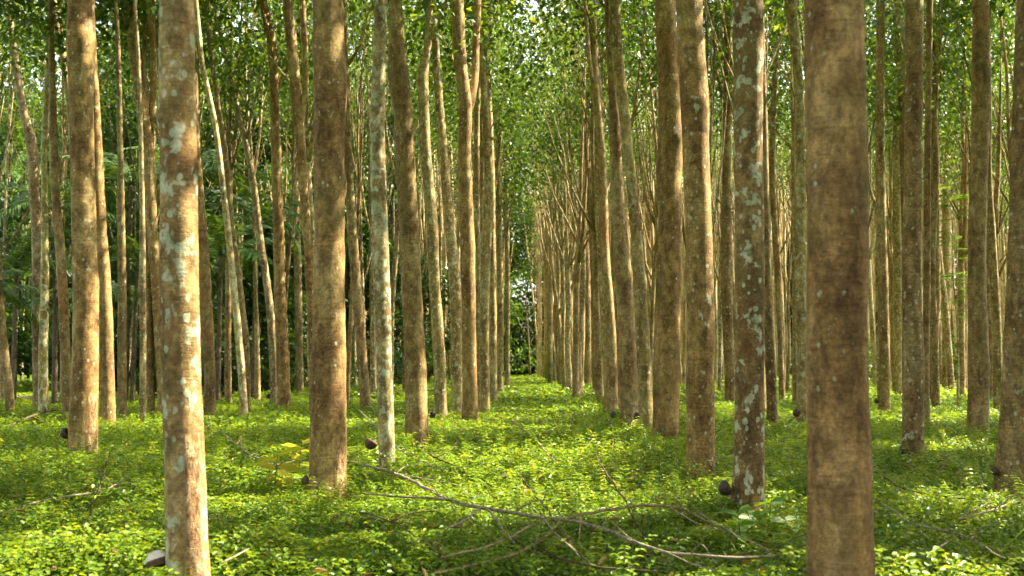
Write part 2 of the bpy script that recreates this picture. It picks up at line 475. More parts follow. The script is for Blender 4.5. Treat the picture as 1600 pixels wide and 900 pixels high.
def steep_branches(top, r0, n, length, spread, droop=0):
    out = []
    az0 = rng.uniform(0, 6.28)
    for k in range(n):
        az = az0 + k * 2.4 + rng.uniform(-.4, .4); t = rng.uniform(.0, .85)
        l = length * rng.uniform(.6, 1.1); sp_ = spread * rng.uniform(.6, 1.4)
        b = top(t); p = [list(b[:3]) + [b[3] * .55]]
        dx, dy = math.cos(az) * sp_, math.sin(az) * sp_
        for j, s in enumerate((.3, .65, 1.0)):
            p.append([b[0] + dx * s ** .8 + rng.uniform(-.08, .08), b[1] + dy * s ** .8 + rng.uniform(-.08, .08), b[2] + l * s, b[3] * .55 * (1 - .75 * s)])
        out.append(np.array(p))
    return out

TREES = []          # (x, y) of every trunk
def tint(base=(1, 1, 1), lichen=.5, var=.08):
    k = 1 + rng.uniform(-var, var)
    return (base[0] * k, base[1] * k, base[2] * k, lichen)

def traced_tree(pts, base_v, label, group=None, col=(1, 1, 1), lichen=.5, forks=(), panel=None, H=None, knots=(), crown=True, d=None, cat='tree', flare=.2, rad=2.0):
    """pts: rows (u, v, width) in photo pixels from the base up; forks: lists of such rows"""
    b = at_height(pts[0][0], base_v, .10)
    if d is None: d = min(b[1], 86 + (pts[0][0] % 7))
    base = np.array([at_plane(pts[0][0], base_v, d)[0], d, 0.0])
    near = d < 16
    P = []
    ywob = rng.uniform(-.02, .02)
    for (u, v, w) in pts:
        p = at_plane(u, v, d)
        P.append([p[0], d + ywob * (p[2]), p[2], w * .5 * d / F])
    P[0][2] = max(P[0][2], .1)
    foot = [P[0][0] * 1.0, d, -.06, P[0][3] * 1.04]
    P = [foot] + P
    top = P[-1]; pr = P[-2]
    zt = H or rng.uniform(14.5, 17)
    sx = np.clip((top[0] - pr[0]) / max(top[2] - pr[2], .1), -.12, .12)
    if zt > top[2] + 1.5:
        n = 4
        for k in range(1, n + 1):
            t = k / n
            dz = (zt - top[2]) * t
            P.append([top[0] + sx * dz * (1 - .5 * t) + rng.uniform(-.1, .1), top[1] + rng.uniform(-.15, .15) * t, top[2] + dz, top[3] * (1 - .8 * t)])
    P = np.array(P)
    root = bpy.data.objects.new('rubber_tree', None); COL.objects.link(root); root.location = base
    root.empty_display_size = .3
    tag(root, label, cat, group)
    L = P.copy(); L[:, :3] -= base
    cols = tint(col, lichen)
    auto = [(rng.uniform(1.2, 7), rng.uniform(-3.1, 3.1), rng.uniform(.03, .09), rng.uniform(.05, .16)) for _ in range(7)]
    seg = 36 if d < 10 else 24 if near else 12
    o = link('trunk', tube_mesh('trunk', L, M_BARK, nseg=seg, step=.035 if d < 10 else .07 if near else .2, rough=.016 if near else .024, flare=flare, panel=panel, knots=list(knots) + auto), root)
    o.color = cols
    for f in forks:
        fp = []
        for (u, v, w) in f:
            p = at_plane(u, v, d)
            fp.append([p[0], d, p[2], w * .5 * d / F])
        fp = np.array(fp); fp[1:, 1] += np.linspace(.03, .35, len(fp) - 1) * rng.choice([-1, 1])
        e = fp[-1]; q = fp[-2]; s2 = (e[:3] - q[:3]) / max(abs(e[2] - q[2]), .1)
        ln = rng.uniform(2.5, 5)
        fp = np.vstack([fp, [e[0] + s2[0] * ln * .4, e[1] + s2[1] * ln * .4, e[2] + ln * .5, e[3] * .7], [e[0] + s2[0] * ln * .7, e[1] + s2[1] * ln * .7, e[2] + ln, e[3] * .3]])
        fp[:, :3] -= base
        o = link('branch', tube_mesh('branch', fp, M_BARK, nseg=12, step=.15, rough=.03), root); o.color = cols
    # upper limbs inside the crown
    zfork = max(top[2] if near else 0, zt * .5)
    def on(t):
        z = zfork + (zt - zfork) * t
        i = min(max(np.searchsorted(P[:, 2], z), 1), len(P) - 1)
        k = (z - P[i - 1][2]) / max(P[i][2] - P[i - 1][2], 1e-3); k = min(max(k, 0), 1)
        q = P[i - 1] * (1 - k) + P[i] * k; q = q.copy(); q[:3] -= base; return q
    for bp in steep_branches(on, 0, 4, rng.uniform(2.5, 4.5), 1.0):
        o = link('branch', tube_mesh('branch', bp, M_BARK, nseg=6, step=.4, rough=.02), root); o.color = cols
    if crown:
        n, sz = (2000, .27) if d < 16 else (2600, .165)
        add_crown(root, base, P[-1][0], P[-1][1], 8.5, zt + 1.5, rad, n, sz)
    TREES.append((base[0], base[1], d))
    return root

BR = (1.0, .95, .85); WARM = (1.05, .98, .85); GREY = (1.15, 1.25, 1.45); PALEG = (1.2, 1.3, 1.2)
RPAN = (-1.15, -.25, 1.15)
T = traced_tree
# --- nearest trunks
T([(293, 930, 66), (292, 900, 64), (290, 800, 61), (288, 700, 60), (283, 600, 60), (280, 450, 60), (278, 300, 58), (276, 150, 57), (275, 0, 56)], 930,
  'near trunk at the left with whitish sunlit right side and flaking tapped strip low down', col=(1.1, 1.05, .95), lichen=.85, panel=(-1.25, -.5, 1.0), knots=[(2.6, 3.3, .05, .12)])
T([(1315, 985, 108), (1313, 900, 102), (1311, 750, 98), (1307, 600, 93), (1306, 450, 92), (1304, 300, 92), (1302, 150, 91), (1299, 0, 90)], 985,
  'thickest trunk of all, nearest one at the right, brown with a dark scar', col=(1.12, .98, .86), lichen=.25, knots=[(1.62, -1.6, .04, .10), (1.3, -1.2, .05, .05)])
T([(511, 775, 57), (512, 700, 56), (513, 600, 54), (514, 450, 49), (513, 330, 48), (513, 225, 49), (515, 125, 53), (512, 60, 49), (510, 0, 48)], 775,
  'thick smooth trunk left of the aisle with a small bulge near the top', col=(1.0, .93, .8), lichen=.35, panel=(-1.0, -.2, .75), knots=[(2.95, 0, .12, .12)])
T([(129, 722, 45), (131, 650, 43), (134, 550, 40), (135, 450, 38), (132, 330, 36), (130, 225, 36), (129, 130, 38), (128, 70, 43), (127, 30, 38), (127, 0, 37)], 722,
  'thick trunk near the left edge with swollen collar high up and black bowl low down', lichen=.5, panel=(-1.0, -.1, 1.0), knots=[(5.3, 0, .1, .25)], col=WARM)
T([(1169, 800, 51), (1170, 700, 47), (1171, 560, 44), (1170, 450, 45), (1168, 225, 44), (1167, 100, 46), (1166, 0, 47)], 803,
  'trunk with mint-grey lichen patches and a large black bowl at its foot', lichen=.85, col=(.95, .92, .85))
T([(1095, 748, 45), (1095, 600, 43), (1095, 450, 42), (1089, 225, 43), (1086, 130, 46), (1084, 100, 45), (1080, 40, 42), (1079, 0, 42)], 750,
  'thick trunk just left of the lichen-patched one, with a round knot scar near the top', lichen=.55, knots=[(4.05, -1.4, .09, .16)], col=WARM)
T([(1040, 690, 42), (1043, 550, 41), (1046, 450, 38), (1048, 330, 38), (1047, 275, 39), (1049, 230, 40), (1049, 180, 38), (1045, 100, 34), (1041, 0, 33)], 692,
  'trunk with a sunlit cream streak on its right side above a dark knotted collar', lichen=.35, knots=[(4.8, -1.2, .08, .18)], col=WARM)
T([(984, 670, 29), (981, 560, 28), (976, 450, 27), (969, 360, 23), (965, 300, 21), (961, 200, 18), (957, 120, 15), (952, 50, 12), (950, 0, 10)], 672,
  'left foot of two close brown trunks that cross high up right of the aisle', lichen=.35, knots=[(5.5, -1.4, .1, .2)])
T([(1010, 672, 24), (1006, 560, 22), (1000, 450, 20), (991, 325, 18), (981, 225, 17), (973, 150, 18), (967, 100, 18), (960, 0, 19)], 680,
  'right foot of two close trunks that cross high up, leaning left, bright right edge', lichen=.7, col=PALEG)
T([(605, 740, 26), (603, 650, 25), (600, 550, 24), (597, 450, 26), (594, 350, 25), (590, 225, 24), (593, 100, 21), (596, 0, 21)], 742,
  'slim greenish-grey mottled trunk left of the aisle with pale climber leaves low down', lichen=1.0, col=(1.1, 1.25, 1.3), flare=.05)
T([(651, 690, 37), (650, 600, 34), (643, 450, 32), (638, 350, 31), (631, 225, 31), (628, 165, 31), (624, 140, 34), (619, 75, 28), (617, 0, 22)], 692,
  'dark brown trunk left of the aisle, leaning left, thick knotted joint high up', lichen=.4, knots=[(4.9, -1.3, .12, .25)], col=(.9, .9, .8), flare=.2)
T([(1581, 775, 48), (1590, 600, 45), (1597, 450, 42), (1605, 225, 40), (1614, 0, 38)], 778,
  'thick trunk cut off by the right edge of the photo, leaning slightly right', lichen=.5)
T([(1427, 725, 34), (1429, 550, 31), (1427, 450, 28), (1431, 225, 27), (1434, 0, 28)], 727,
  'straight lichen-specked trunk right of the thickest one, with a bowl low on its left side', lichen=.65)
T([(1529, 680, 32), (1528, 550, 31), (1526, 450, 28), (1527, 300, 27), (1530, 225, 26), (1531, 100, 28), (1530, 0, 25)], 682,
  'brown trunk toward the right edge with dark rings and swollen joints in its upper half', lichen=.35, knots=[(4.6, -1.3, .12, .18), (3.6, -1.8, .1, .15)])
big = bpy.data.objects['rubber_tree.001']; pb = np.array(big.location)
sc = at_plane(1317, 472, pb[1]) - pb
link('scar', tube_mesh('scar', np.array([[sc[0] - .004, -.140, sc[2] - .075, .003], [sc[0] + .002, -.139, sc[2] - .02, .007], [sc[0], -.139, sc[2] + .02, .008], [sc[0] + .005, -.139, sc[2] + .05, .003]]), M_TWIG_D, nseg=8, step=.01, rough=.2), big)
# --- second layer, left
T([(169, 670, 23), (167, 550, 22), (165, 450, 21), (158, 330, 19), (155, 225, 16), (150, 100, 12), (148, 0, 10)], 672, 'trunk tucked close behind the right side of the thick collared tree at the left', lichen=.45, col=WARM)
T([(190, 664, 15), (190, 560, 14), (189, 450, 13), (187, 330, 11), (184, 200, 9), (180, 60, 7)], 664, 'thin dark trunk just right of the sunlit pair at the left', lichen=.5, col=(.8, .85, .8))
T([(68, 650, 17), (67, 600, 15), (69, 450, 12), (68, 300, 10), (67, 225, 9), (70, 150, 8), (75, 70, 7), (78, 0, 6)], 652, 'slender pale green stem rising bare near the left edge', lichen=.95, col=(1.2, 1.4, 1.1), rad=1.4)
T([(60, 640, 17), (58, 520, 17), (57, 400, 16), (52, 300, 16), (46, 225, 15), (30, 150, 12), (17, 60, 10), (9, 0, 9)], 641, 'grey-brown trunk near the left edge that leans out to the left as it rises', lichen=.6, col=GREY)
T([(16, 645, 14), (8, 560, 13), (2, 500, 12), (-8, 350, 11), (-20, 100, 9)], 647, 'leaning trunk cut off by the left edge of the photo', lichen=.5)
T([(104, 655, 15), (102, 560, 15), (95, 420, 15), (86, 310, 13), (80, 150, 11), (76, 0, 9)], 657, 'slim trunk seen in the gap just left of the thick collared tree', lichen=.5)
T([(128, 640, 13), (122, 400, 12), (112, 180, 11), (104, 110, 11), (97, 70, 11), (85, 0, 11)], 642, 'trunk whose sunlit upper stem slants out left of the collared tree', lichen=.6, col=PALEG)
T([(222, 662, 11), (222, 450, 10), (220, 300, 8), (214, 100, 6)], 663, 'left one of two thin poles standing close together near the dirt path', lichen=.7, col=GREY, rad=1.4)
T([(236, 655, 12), (233, 500, 11), (231, 330, 9), (228, 100, 7)], 656, 'right one of two thin poles standing close together near the dirt path', lichen=.4, col=(.8, .8, .75), rad=1.4)
T([(255, 655, 17), (252, 560, 17), (246, 450, 17), (239, 350, 17), (235, 250, 18), (229, 200, 18), (222, 150, 18), (212, 75, 17), (203, 0, 20)], 656,
  'curved warm trunk sweeping out to the upper left from behind the sunlit near trunk', lichen=.6, col=WARM, forks=[[(236, 190, 10), (241, 120, 10), (243, 0, 10)]])
T([(328, 650, 18), (327, 550, 18), (322, 450, 18), (315, 330, 15), (308, 230, 13), (305, 100, 11), (300, 0, 9)], 652, 'plain brown trunk close to the right of the sunlit near trunk', lichen=.4)
T([(381, 656, 13), (376, 560, 12), (366, 450, 11), (356, 350, 10), (348, 280, 9), (338, 200, 9), (318, 100, 8), (308, 0, 7)], 658, 'pale whitish slender stem leaning left, in front of a twin stem', lichen=1.0, col=(1.4, 1.5, 1.5), rad=1.4)
T([(386, 645, 11), (384, 540, 11), (375, 450, 10), (362, 350, 9), (353, 250, 9), (343, 180, 8), (330, 90, 8), (322, 0, 7)], 646, 'darker twin stem just behind the pale whitish slender one', lichen=.6, rad=1.4)
T([(428, 634, 13), (425, 520, 13), (417, 440, 12), (408, 380, 11), (398, 300, 11), (388, 240, 10), (371, 165, 9), (357, 100, 9), (334, 0, 8)], 636, 'slim trunk leaning strongly left with its top far left of its foot', lichen=.7, col=GREY, rad=1.6)
T([(443, 638, 23), (442, 550, 21), (438, 450, 18), (436, 350, 17), (433, 225, 16), (431, 150, 14), (428, 75, 15), (414, 0, 14)], 640, 'brown trunk left of the thick smooth one, bending left at its top', lichen=.5, col=WARM)
T([(468, 615, 13), (466, 450, 12), (462, 300, 10), (455, 100, 8)], 617, 'thin dark trunk between the bent brown trunk and the thick smooth one', lichen=.5, col=(.75, .8, .75))
T([(490, 650, 14), (487, 500, 14), (482, 400, 14), (475, 300, 15), (470, 225, 15), (463, 150, 17), (459, 100, 17), (450, 0, 16)], 652,
  'forked trunk rising behind the thick smooth one and leaning out to its left', lichen=.55, col=WARM, forks=[[(469, 200, 10), (477, 150, 9), (480, 90, 9), (476, 0, 9)]])
T([(571, 642, 17), (565, 550, 16), (557, 450, 16), (550, 350, 15), (546, 280, 14), (543, 200, 12), (538, 0, 9)], 644, 'brown trunk just right of the thick smooth one, leaning left', lichen=.5)
T([(583, 610, 11), (582, 450, 10), (580, 250, 11), (578, 130, 11), (576, 75, 12), (569, 0, 12)], 612, 'forked thin trunk seen behind the greenish-grey mottled one', lichen=.6, forks=[[(575, 80, 6), (556, 40, 5), (532, 0, 5)]])
T([(689, 655, 20), (684, 520, 19), (679, 450, 18), (675, 350, 18), (664, 225, 17), (661, 150, 17), (659, 122, 20), (664, 95, 14), (669, 60, 13), (670, 0, 12)], 657,
  'trunk with an elbow kink near the top, just right of the dark knotted one', lichen=.75, col=PALEG, knots=[(7.6, 3.1, .1, .2)])
T([(716, 652, 18), (714, 560, 17), (711, 450, 18), (700, 330, 16), (691, 225, 15), (685, 150, 13), (679, 50, 12), (676, 0, 11)], 653, 'lichen-flecked trunk immediately left of the forked aisle tree', lichen=.85, col=PALEG)
T([(735, 656, 25), (733, 560, 23), (732, 450, 23), (728, 300, 21), (726, 225, 20), (728, 190, 21), (726, 150, 20), (720, 100, 20), (715, 0, 19)], 658,
  'forked tree of the aisle left row whose trunk divides into a V two thirds up', lichen=.5, col=WARM, forks=[[(729, 185, 12), (736, 160, 12), (741, 125, 12), (743, 75, 11), (745, 0, 12)]])
for i, (row, bv, lab) in enumerate([
  ([(748, 645, 9), (747, 450, 9), (745, 200, 9), (752, 0, 8)], 640, 'very thin trunk squeezed right beside the V-forked tree'),
  ([(758, 645, 16), (757, 500, 15), (763, 250, 13), (754, 100, 10), (752, 0, 9)], 646, 'second trunk behind the V-forked tree along the aisle left row'),
  ([(771, 625, 13), (770, 500, 12), (768, 300, 11), (765, 0, 8)], 626, 'third trunk behind the V-forked tree along the aisle left row'),
  ([(782, 611, 11), (782, 500, 10), (779, 300, 9), (778, 0, 6)], 612, 'fourth trunk behind the V-forked tree along the aisle left row'),
  ([(793, 602, 9), (793, 450, 8), (790, 250, 7), (784, 0, 5)], 602, 'fifth and last clear trunk of the aisle left row, at the far end')]):
    T(row, bv, lab, lichen=.75, col=PALEG, group='trunks of the row left of the aisle')
# --- aisle right row, going away
T([(952, 640, 18), (948, 520, 18), (942, 400, 17), (937, 300, 17), (937, 200, 16), (929, 100, 17), (923, 0, 17)], 642, 'grey-specked trunk left of the crossing pair in the aisle right row', lichen=.8, col=PALEG)
T([(968, 648, 10), (966, 450, 10), (962, 200, 9)], 640, 'very thin trunk just left of the crossing pair', lichen=.5)
T([(933, 612, 15), (932, 500, 14), (925, 350, 12), (915, 200, 11), (905, 100, 11), (895, 0, 11)], 614, 'brown trunk three steps back in the aisle right row, leaning left', lichen=.5,
  forks=[[(918, 240, 6), (900, 185, 6), (880, 125, 6), (858, 75, 6), (843, 0, 5)]])
T([(919, 602, 12), (917, 450, 11), (912, 300, 10), (902, 150, 9), (890, 0, 8)], 604, 'fourth trunk back in the aisle right row, slim and brown', lichen=.6)
T([(905, 592, 16), (904, 480, 14), (900, 350, 12), (888, 200, 9), (878, 0, 7)], 595, 'dark lichen-spotted trunk at the far end of the aisle right row with long left-reaching branches', lichen=.9, col=(.9, .95, .9),
  forks=[[(898, 340, 6), (880, 270, 5), (860, 215, 5), (830, 160, 5), (800, 105, 4)], [(902, 440, 5), (870, 385, 4), (838, 325, 4)]])
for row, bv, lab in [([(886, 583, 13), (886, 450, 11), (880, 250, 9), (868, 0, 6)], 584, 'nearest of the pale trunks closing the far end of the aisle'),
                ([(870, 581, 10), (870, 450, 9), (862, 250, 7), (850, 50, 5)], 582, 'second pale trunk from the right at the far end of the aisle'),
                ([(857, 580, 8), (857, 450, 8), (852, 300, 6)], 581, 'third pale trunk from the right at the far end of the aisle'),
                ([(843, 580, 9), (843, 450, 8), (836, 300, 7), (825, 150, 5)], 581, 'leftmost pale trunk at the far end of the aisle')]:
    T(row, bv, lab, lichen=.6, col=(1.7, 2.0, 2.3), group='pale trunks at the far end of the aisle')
# --- second layer, right
T([(1141, 632, 17), (1139, 550, 17), (1136, 450, 18), (1137, 225, 15), (1138, 100, 14), (1140, 0, 12)], 634, 'trunk standing in the gap left of the lichen-patched one', lichen=.6)
T([(1207, 662, 17), (1203, 550, 16), (1198, 450, 15), (1195, 225, 14), (1190, 0, 12)], 665, 'slim trunk close to the right of the lichen-patched one', lichen=.55)
T([(1253, 668, 18), (1252, 550, 18), (1248, 400, 18), (1248, 225, 16), (1243, 100, 16), (1237, 50, 17), (1231, 0, 18)], 670, 'trunk hugging the left side of the thickest tree, bowl on its left', lichen=.8, col=PALEG)
T([(1222, 625, 10), (1217, 450, 10), (1208, 250, 10), (1214, 100, 9), (1220, 0, 7)], 627, 'thin trunk between the slim one and the thickest tree', lichen=.6)
T([(1382, 646, 18), (1381, 550, 17), (1380, 450, 16), (1377, 350, 15), (1375, 225, 14), (1375, 100, 13), (1376, 0, 13)], 648, 'slim straight trunk just right of the thickest tree, small black bowl on it', lichen=.6)
T([(1405, 618, 16), (1403, 450, 16), (1401, 300, 15), (1399, 200, 12), (1395, 100, 8), (1394, 0, 7)], 620, 'trunk left of the lichen-specked one that thins sharply halfway up', lichen=.85, col=PALEG, forks=[[(1403, 400, 9), (1385, 340, 8), (1372, 320, 6), (1355, 180, 6), (1349, 150, 5)]])
T([(1418, 630, 17), (1418, 400, 17), (1414, 225, 16), (1411, 150, 16), (1408, 0, 17)], 631, 'brown trunk partly hidden behind the left edge of the lichen-specked one', lichen=.3)
T([(1448, 668, 11), (1447, 450, 11), (1448, 200, 10), (1450, 0, 9)], 670, 'thin trunk partly hidden behind the right edge of the lichen-specked one', lichen=.5)
T([(1459, 625, 17), (1461, 450, 15), (1462, 350, 14), (1460, 225, 13), (1460, 100, 12), (1464, 0, 11)], 627, 'knobbly slim trunk in the middle of the right-hand group', lichen=.5, knots=[(9.5, 3, .2, .2)])
T([(1478, 610, 12), (1478, 450, 12), (1478, 225, 11), (1486, 100, 8), (1491, 0, 8)], 611, 'slender trunk bending right at its top, behind the young feathery tree', lichen=.6, col=PALEG)
T([(1506, 614, 13), (1507, 450, 12), (1509, 225, 12), (1512, 0, 12)], 616, 'trunk just left of the brown ringed one near the right edge', lichen=.5)
T([(1545, 608, 10), (1545, 450, 9), (1549, 300, 8), (1559, 200, 8), (1568, 100, 8), (1577, 0, 8)], 609, 'slender pale stem leaning right, just right of the brown ringed trunk', lichen=.7, col=GREY)
T([(1576, 603, 14), (1582, 400, 13), (1591, 225, 12), (1596, 100, 11), (1600, 0, 10)], 604, 'grey trunk seen between the ringed trunk and the one cut by the right edge', lichen=.8, col=GREY)

for (u, v, d, r) in [(310, 560, 5.3, .32), (310, 430, 5.3, .28), (310, 660, 5.3, .25), (305, 250, 5.3, .12), (1063, 225, 15.6, .35), (536, 640, 9.3, .14), (536, 400, 9.3, .1),
                     (175, 480, 18.8, .6), (172, 580, 18.8, .4), (1018, 600, 17.1, .3), (152, 640, 12.5, .15), (742, 560, 21.5, .3), (480, 60, 22, .8), (370, 560, 21, .5),
                     (90, 60, 26, .8), (100, 120, 26, .5), (660, 620, 15.5, .15), (215, 100, 21, .5), (445, 560, 26, .5)]:
    hole_at(u, v, d, r)
for (u, v, d, r) in [(822, 530, 92, 1.6), (822, 480, 92, 1.6), (865, 540, 86, 2.0), (865, 460, 86, 2.0), (850, 400, 86, 2), (905, 500, 66, 1.2), (940, 450, 45, .8), (790, 560, 58, .8)]:
    hole_at(u, v, d, r)
#  (holes that affect crowns already grown are cut below)
def recut():
    for o in list(COL.objects):
        if o.name.startswith('crown'):
            me = o.data; n = len(me.vertices)
            co = np.empty(n * 3, np.float32); me.vertices.foreach_get('co', co)
            co = co.reshape(-1, 4, 3); base = np.array(o.parent.location)
            kp = cull(co[:, 0] + base)
            if kp.all(): continue
            rv = np.empty(len(co), np.float32); me.attributes['rnd'].data.foreach_get('value', rv)
            c = co[kp]
            if len(c) < 4: c = co[:4]; rv2 = rv[:4]
            else: rv2 = rv[kp]
            o.data = fast_mesh('crown', c.reshape(-1, 3), np.arange(len(c) * 4).reshape(-1, 4), me.materials[0], rv2)
recut()

# --- the rest of the plantation, on its planting grid
ROWS_R = [2.0 + 3.1 * k for k in range(0, 22)]
ROWS_L = [-1.9 - 3.1 * k for k in range(0, 16)]
def far_tree(x, y, label, group, slim=1.0, col=(1, 1, 1), n=1300, lichen=None, zb=9.0, size=.19, nb=5):
    base = np.array([x, y, 0.0])
    root = bpy.data.objects.new('rubber_tree', None); COL.objects.link(root); root.location = base
    tag(root, label, 'tree', group)
    H = rng.uniform(13.5, 18); r = rng.uniform(.085, .15) * slim
    lean = rng.normal(size=2) * .028; bow = rng.normal(size=2) * .35
    hf = rng.uniform(3.5, 8.0)
    zs = np.array([-.05, .3, 2, 4, 6, 8, 10, 12, H])
    P = np.array([[lean[0] * z + bow[0] * (z / H) ** 2 + rng.normal() * .035 * (z > 1), lean[1] * z + bow[1] * (z / H) ** 2, z, r * (1.08 if z < .4 else 1) * (1 - .035 * z if z < hf else max(.12, (1 - .035 * hf) * .68 * (1 - (z - hf) / (H - hf + 2))))] for z in zs])
    cols = tint(col, lichen if lichen is not None else rng.uniform(.4, .95), .2)
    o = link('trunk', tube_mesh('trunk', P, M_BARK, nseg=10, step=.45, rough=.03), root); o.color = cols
    def on(t):
        z = hf + (H - hf) * t * .7
        q = np.array([np.interp(z, P[:, 2], P[:, k]) for k in range(4)]); q[2] = z; return q
    # one strong fork and several thin risers
    b = on(0); az = rng.uniform(0, 6.28); sp_ = rng.uniform(.5, 1.6); l = rng.uniform(4, 8)
    fk = np.array([[b[0], b[1], b[2] - .1, b[3] * .9], [b[0] + math.cos(az) * sp_ * .35, b[1] + math.sin(az) * sp_ * .35, b[2] + l * .15, b[3] * .8],
                   [b[0] + math.cos(az) * sp_ * .7, b[1] + math.sin(az) * sp_ * .7, b[2] + l * .55, b[3] * .55], [b[0] + math.cos(az) * sp_, b[1] + math.sin(az) * sp_, b[2] + l, b[3] * .15]])
    o = link('branch', tube_mesh('branch', fk, M_BARK, nseg=8, step=.5, rough=.03), root); o.color = cols
    for bp in steep_branches(on, 0, nb, rng.uniform(3.5, 7.5), rng.uniform(.8, 2.2)):
        o = link('branch', tube_mesh('branch', bp, M_BARK, nseg=5, step=.8, rough=.02), root); o.color = cols
    add_crown(root, base, x + lean[0] * H + bow[0], y + lean[1] * H + bow[1], zb + rng.uniform(-1, 1.5), H + 1, rng.uniform(1.8, 2.7), n, size)
    return root
traced_xy = np.array([[t[0], t[1]] for t in TREES])
nfar = 0; NV = {}
for k, side, rx in sorted([(k, 1, r) for k, r in enumerate(ROWS_R)] + [(k, -1, r) for k, r in enumerate(ROWS_L)]):
    if True:
        y = 23.0 + rng.uniform(0, 2)
        while y < 68:
            x = rx + y * .0113 + rng.normal() * .28
            yy = y + rng.normal() * .3
            gap = 2.6 if y < 45 else 3.2
            if side < 0 and k > 4: gap *= 1.3
            y += gap
            if abs(x) > .5 * yy + 5 + (6 if side > 0 else 0): continue
            if abs(x) > .5 * yy + 1 and (rng.uniform() < .5 or yy > 60): continue
            if np.min(np.hypot(traced_xy[:, 0] - x, (traced_xy[:, 1] - yy) * .5)) < .8: continue
            u, v = project((x, yy, .1))
            if side < 0 and (x < -3 - .0 * yy) and yy > 30 + 1.0 * (x + 18) and rng.uniform() < .62: continue
            if nfar >= 262: break
            zone = 'left' if side < 0 else 'right'
            if -60 < u < 1660:
                if side > 0:
                    lab = 'slim rubber tree deep in the crowded rows right of the aisle, one of many alike' if yy < 48 else 'thin pale rubber tree in the farthest rows right of the aisle, one of many alike'
                    grp = 'rubber trees deep in the right-hand rows' if yy < 48 else 'rubber trees in the farthest right-hand rows'
                else:
                    lab = 'slim rubber tree deep in the rows left of the aisle, one of many alike' if yy < 48 else 'thin rubber tree in the farthest rows left of the aisle, one of many alike'
                    grp = 'rubber trees deep in the left-hand rows' if yy < 48 else 'rubber trees in the farthest left-hand rows'
            else:
                lab = 'rubber tree at the side, its crown reaching in past the %s edge of the picture' % zone
                grp = 'rubber trees past the %s edge' % zone
            far = yy > 45
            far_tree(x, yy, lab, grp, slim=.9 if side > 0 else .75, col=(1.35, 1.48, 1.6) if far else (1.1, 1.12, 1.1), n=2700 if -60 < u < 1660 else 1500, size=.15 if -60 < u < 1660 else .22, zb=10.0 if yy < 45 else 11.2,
                     nb=8 if not far else 7)
            nfar += 1; NV[side] = NV.get(side, 0) + (-20 < u < 1620)
# trees outside the frame beside and behind the camera: they shade what the camera sees
for rx in [2.4, 5.5, 8.4, 11.5, 14.6, 17.6, 20.7, -2.3, -5.4, -8.5, -11.6]:
    for y in np.arange(-6, 24, 3.6):
        x = rx + rng.normal() * .3; yy = y + rng.normal() * .4
        u = project((x, yy, 1))[0] if yy > 1 else -9999 * (1 if x < 0 else -1)
        if (-50 < u < 1650): continue
        if rx < -6 and (y < 2): continue
        if abs(x) < 2.2 and y > -3: continue
        far_tree(x, yy, 'rubber tree standing beside the camera, beyond the %s edge of the picture' % ('right' if x > 0 else 'left'),
                 'rubber trees beyond the %s edge' % ('right' if x > 0 else 'left'), n=2100, size=.29, nb=3)
print('far trees', nfar, NV)
tl = []
for k in range(700):                         # rows too far off to build one by one
    y = rng.uniform(60, 108); x = rng.uniform(-.34, .53) * y
    if rng.uniform() < .12: x = rng.choice([-2.0, 2.0, 5.1]) + rng.normal() * .3
    x += .0113 * y * 0
    if abs(x - .0113 * y) < 1.5: continue
    H = rng.uniform(18, 26); r = rng.uniform(.09, .15); lx, ly = rng.normal(size=2) * .6; hf = rng.uniform(2.5, 8)
    tl.append(np.array([[x, y, -.05, r], [x + lx * .3, y, H * .35, r * .85], [x + lx * .7, y + ly * .5, H * .7, r * .5], [x + lx, y + ly, H, r * .15]]))
    for q in range(3):
        a = rng.uniform(0, 6.28); sp_ = rng.uniform(.3, 1.3); l = rng.uniform(6, 12); z0 = hf + q * 2.4
        tl.append(np.array([[x + lx * z0 / H, y, z0, r * .5], [x + lx * z0 / H + math.cos(a) * sp_ * .5, y + math.sin(a) * sp_ * .5, z0 + l * .4, r * .4], [x + lx * z0 / H + math.cos(a) * sp_, y + math.sin(a) * sp_, z0 + l, r * .12]]))
me = tubes_mesh('distant_trees', tl, M_BARK, nseg=6, step=2.0, rough=.03)
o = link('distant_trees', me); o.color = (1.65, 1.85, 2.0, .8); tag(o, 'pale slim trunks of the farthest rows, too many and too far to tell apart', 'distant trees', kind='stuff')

# ------------------------------------------------------------------ ground, path, sky
gs = 1500
g = link('ground', fast_mesh('ground', [(-gs, -gs, 0), (gs, -gs, 0), (gs, gs, 0), (-gs, gs, 0)], [[0, 1, 2, 3]], M_GROUND)); tag(g, kind='structure')
pc = [(-60, 34, 7), (-40, 34.5, 7), (-26, 35.5, 6.6), (-19, 38.5, 6), (-14, 45, 5), (-14, 60, 4), (-17, 80, 4), (-22, 120, 4)]
PATH = catmull(np.array([(a, b, 0, w) for a, b, w in pc]), 1.0)
tn = norm(np.gradient(PATH[:, :2], axis=0)); nn = np.stack([-tn[:, 1], tn[:, 0]], 1)
wv = PATH[:, 3:4] * .5 * (1 + .12 * np.sin(np.arange(len(PATH)) * 1.7))[:, None]
pv = np.stack([np.hstack([PATH[:, :2] + nn * wv, np.full((len(PATH), 1), .006)]), np.hstack([PATH[:, :2] - nn * wv, np.full((len(PATH), 1), .006)])], 1).reshape(-1, 3)
k = np.arange(len(PATH) - 1)[:, None] * 2
o = link('dirt_path', fast_mesh('dirt_path', pv, k + np.array([[0, 1, 3, 2]]), M_DIRT)); tag(o, kind='structure')

def on_path(x, y, extra=0):
    d = np.full(len(x), 1e9)
    for p in PATH[::2]:
        d = np.minimum(d, np.hypot(x - p[0], y - p[1]) - p[3] * .5)
    return d < extra

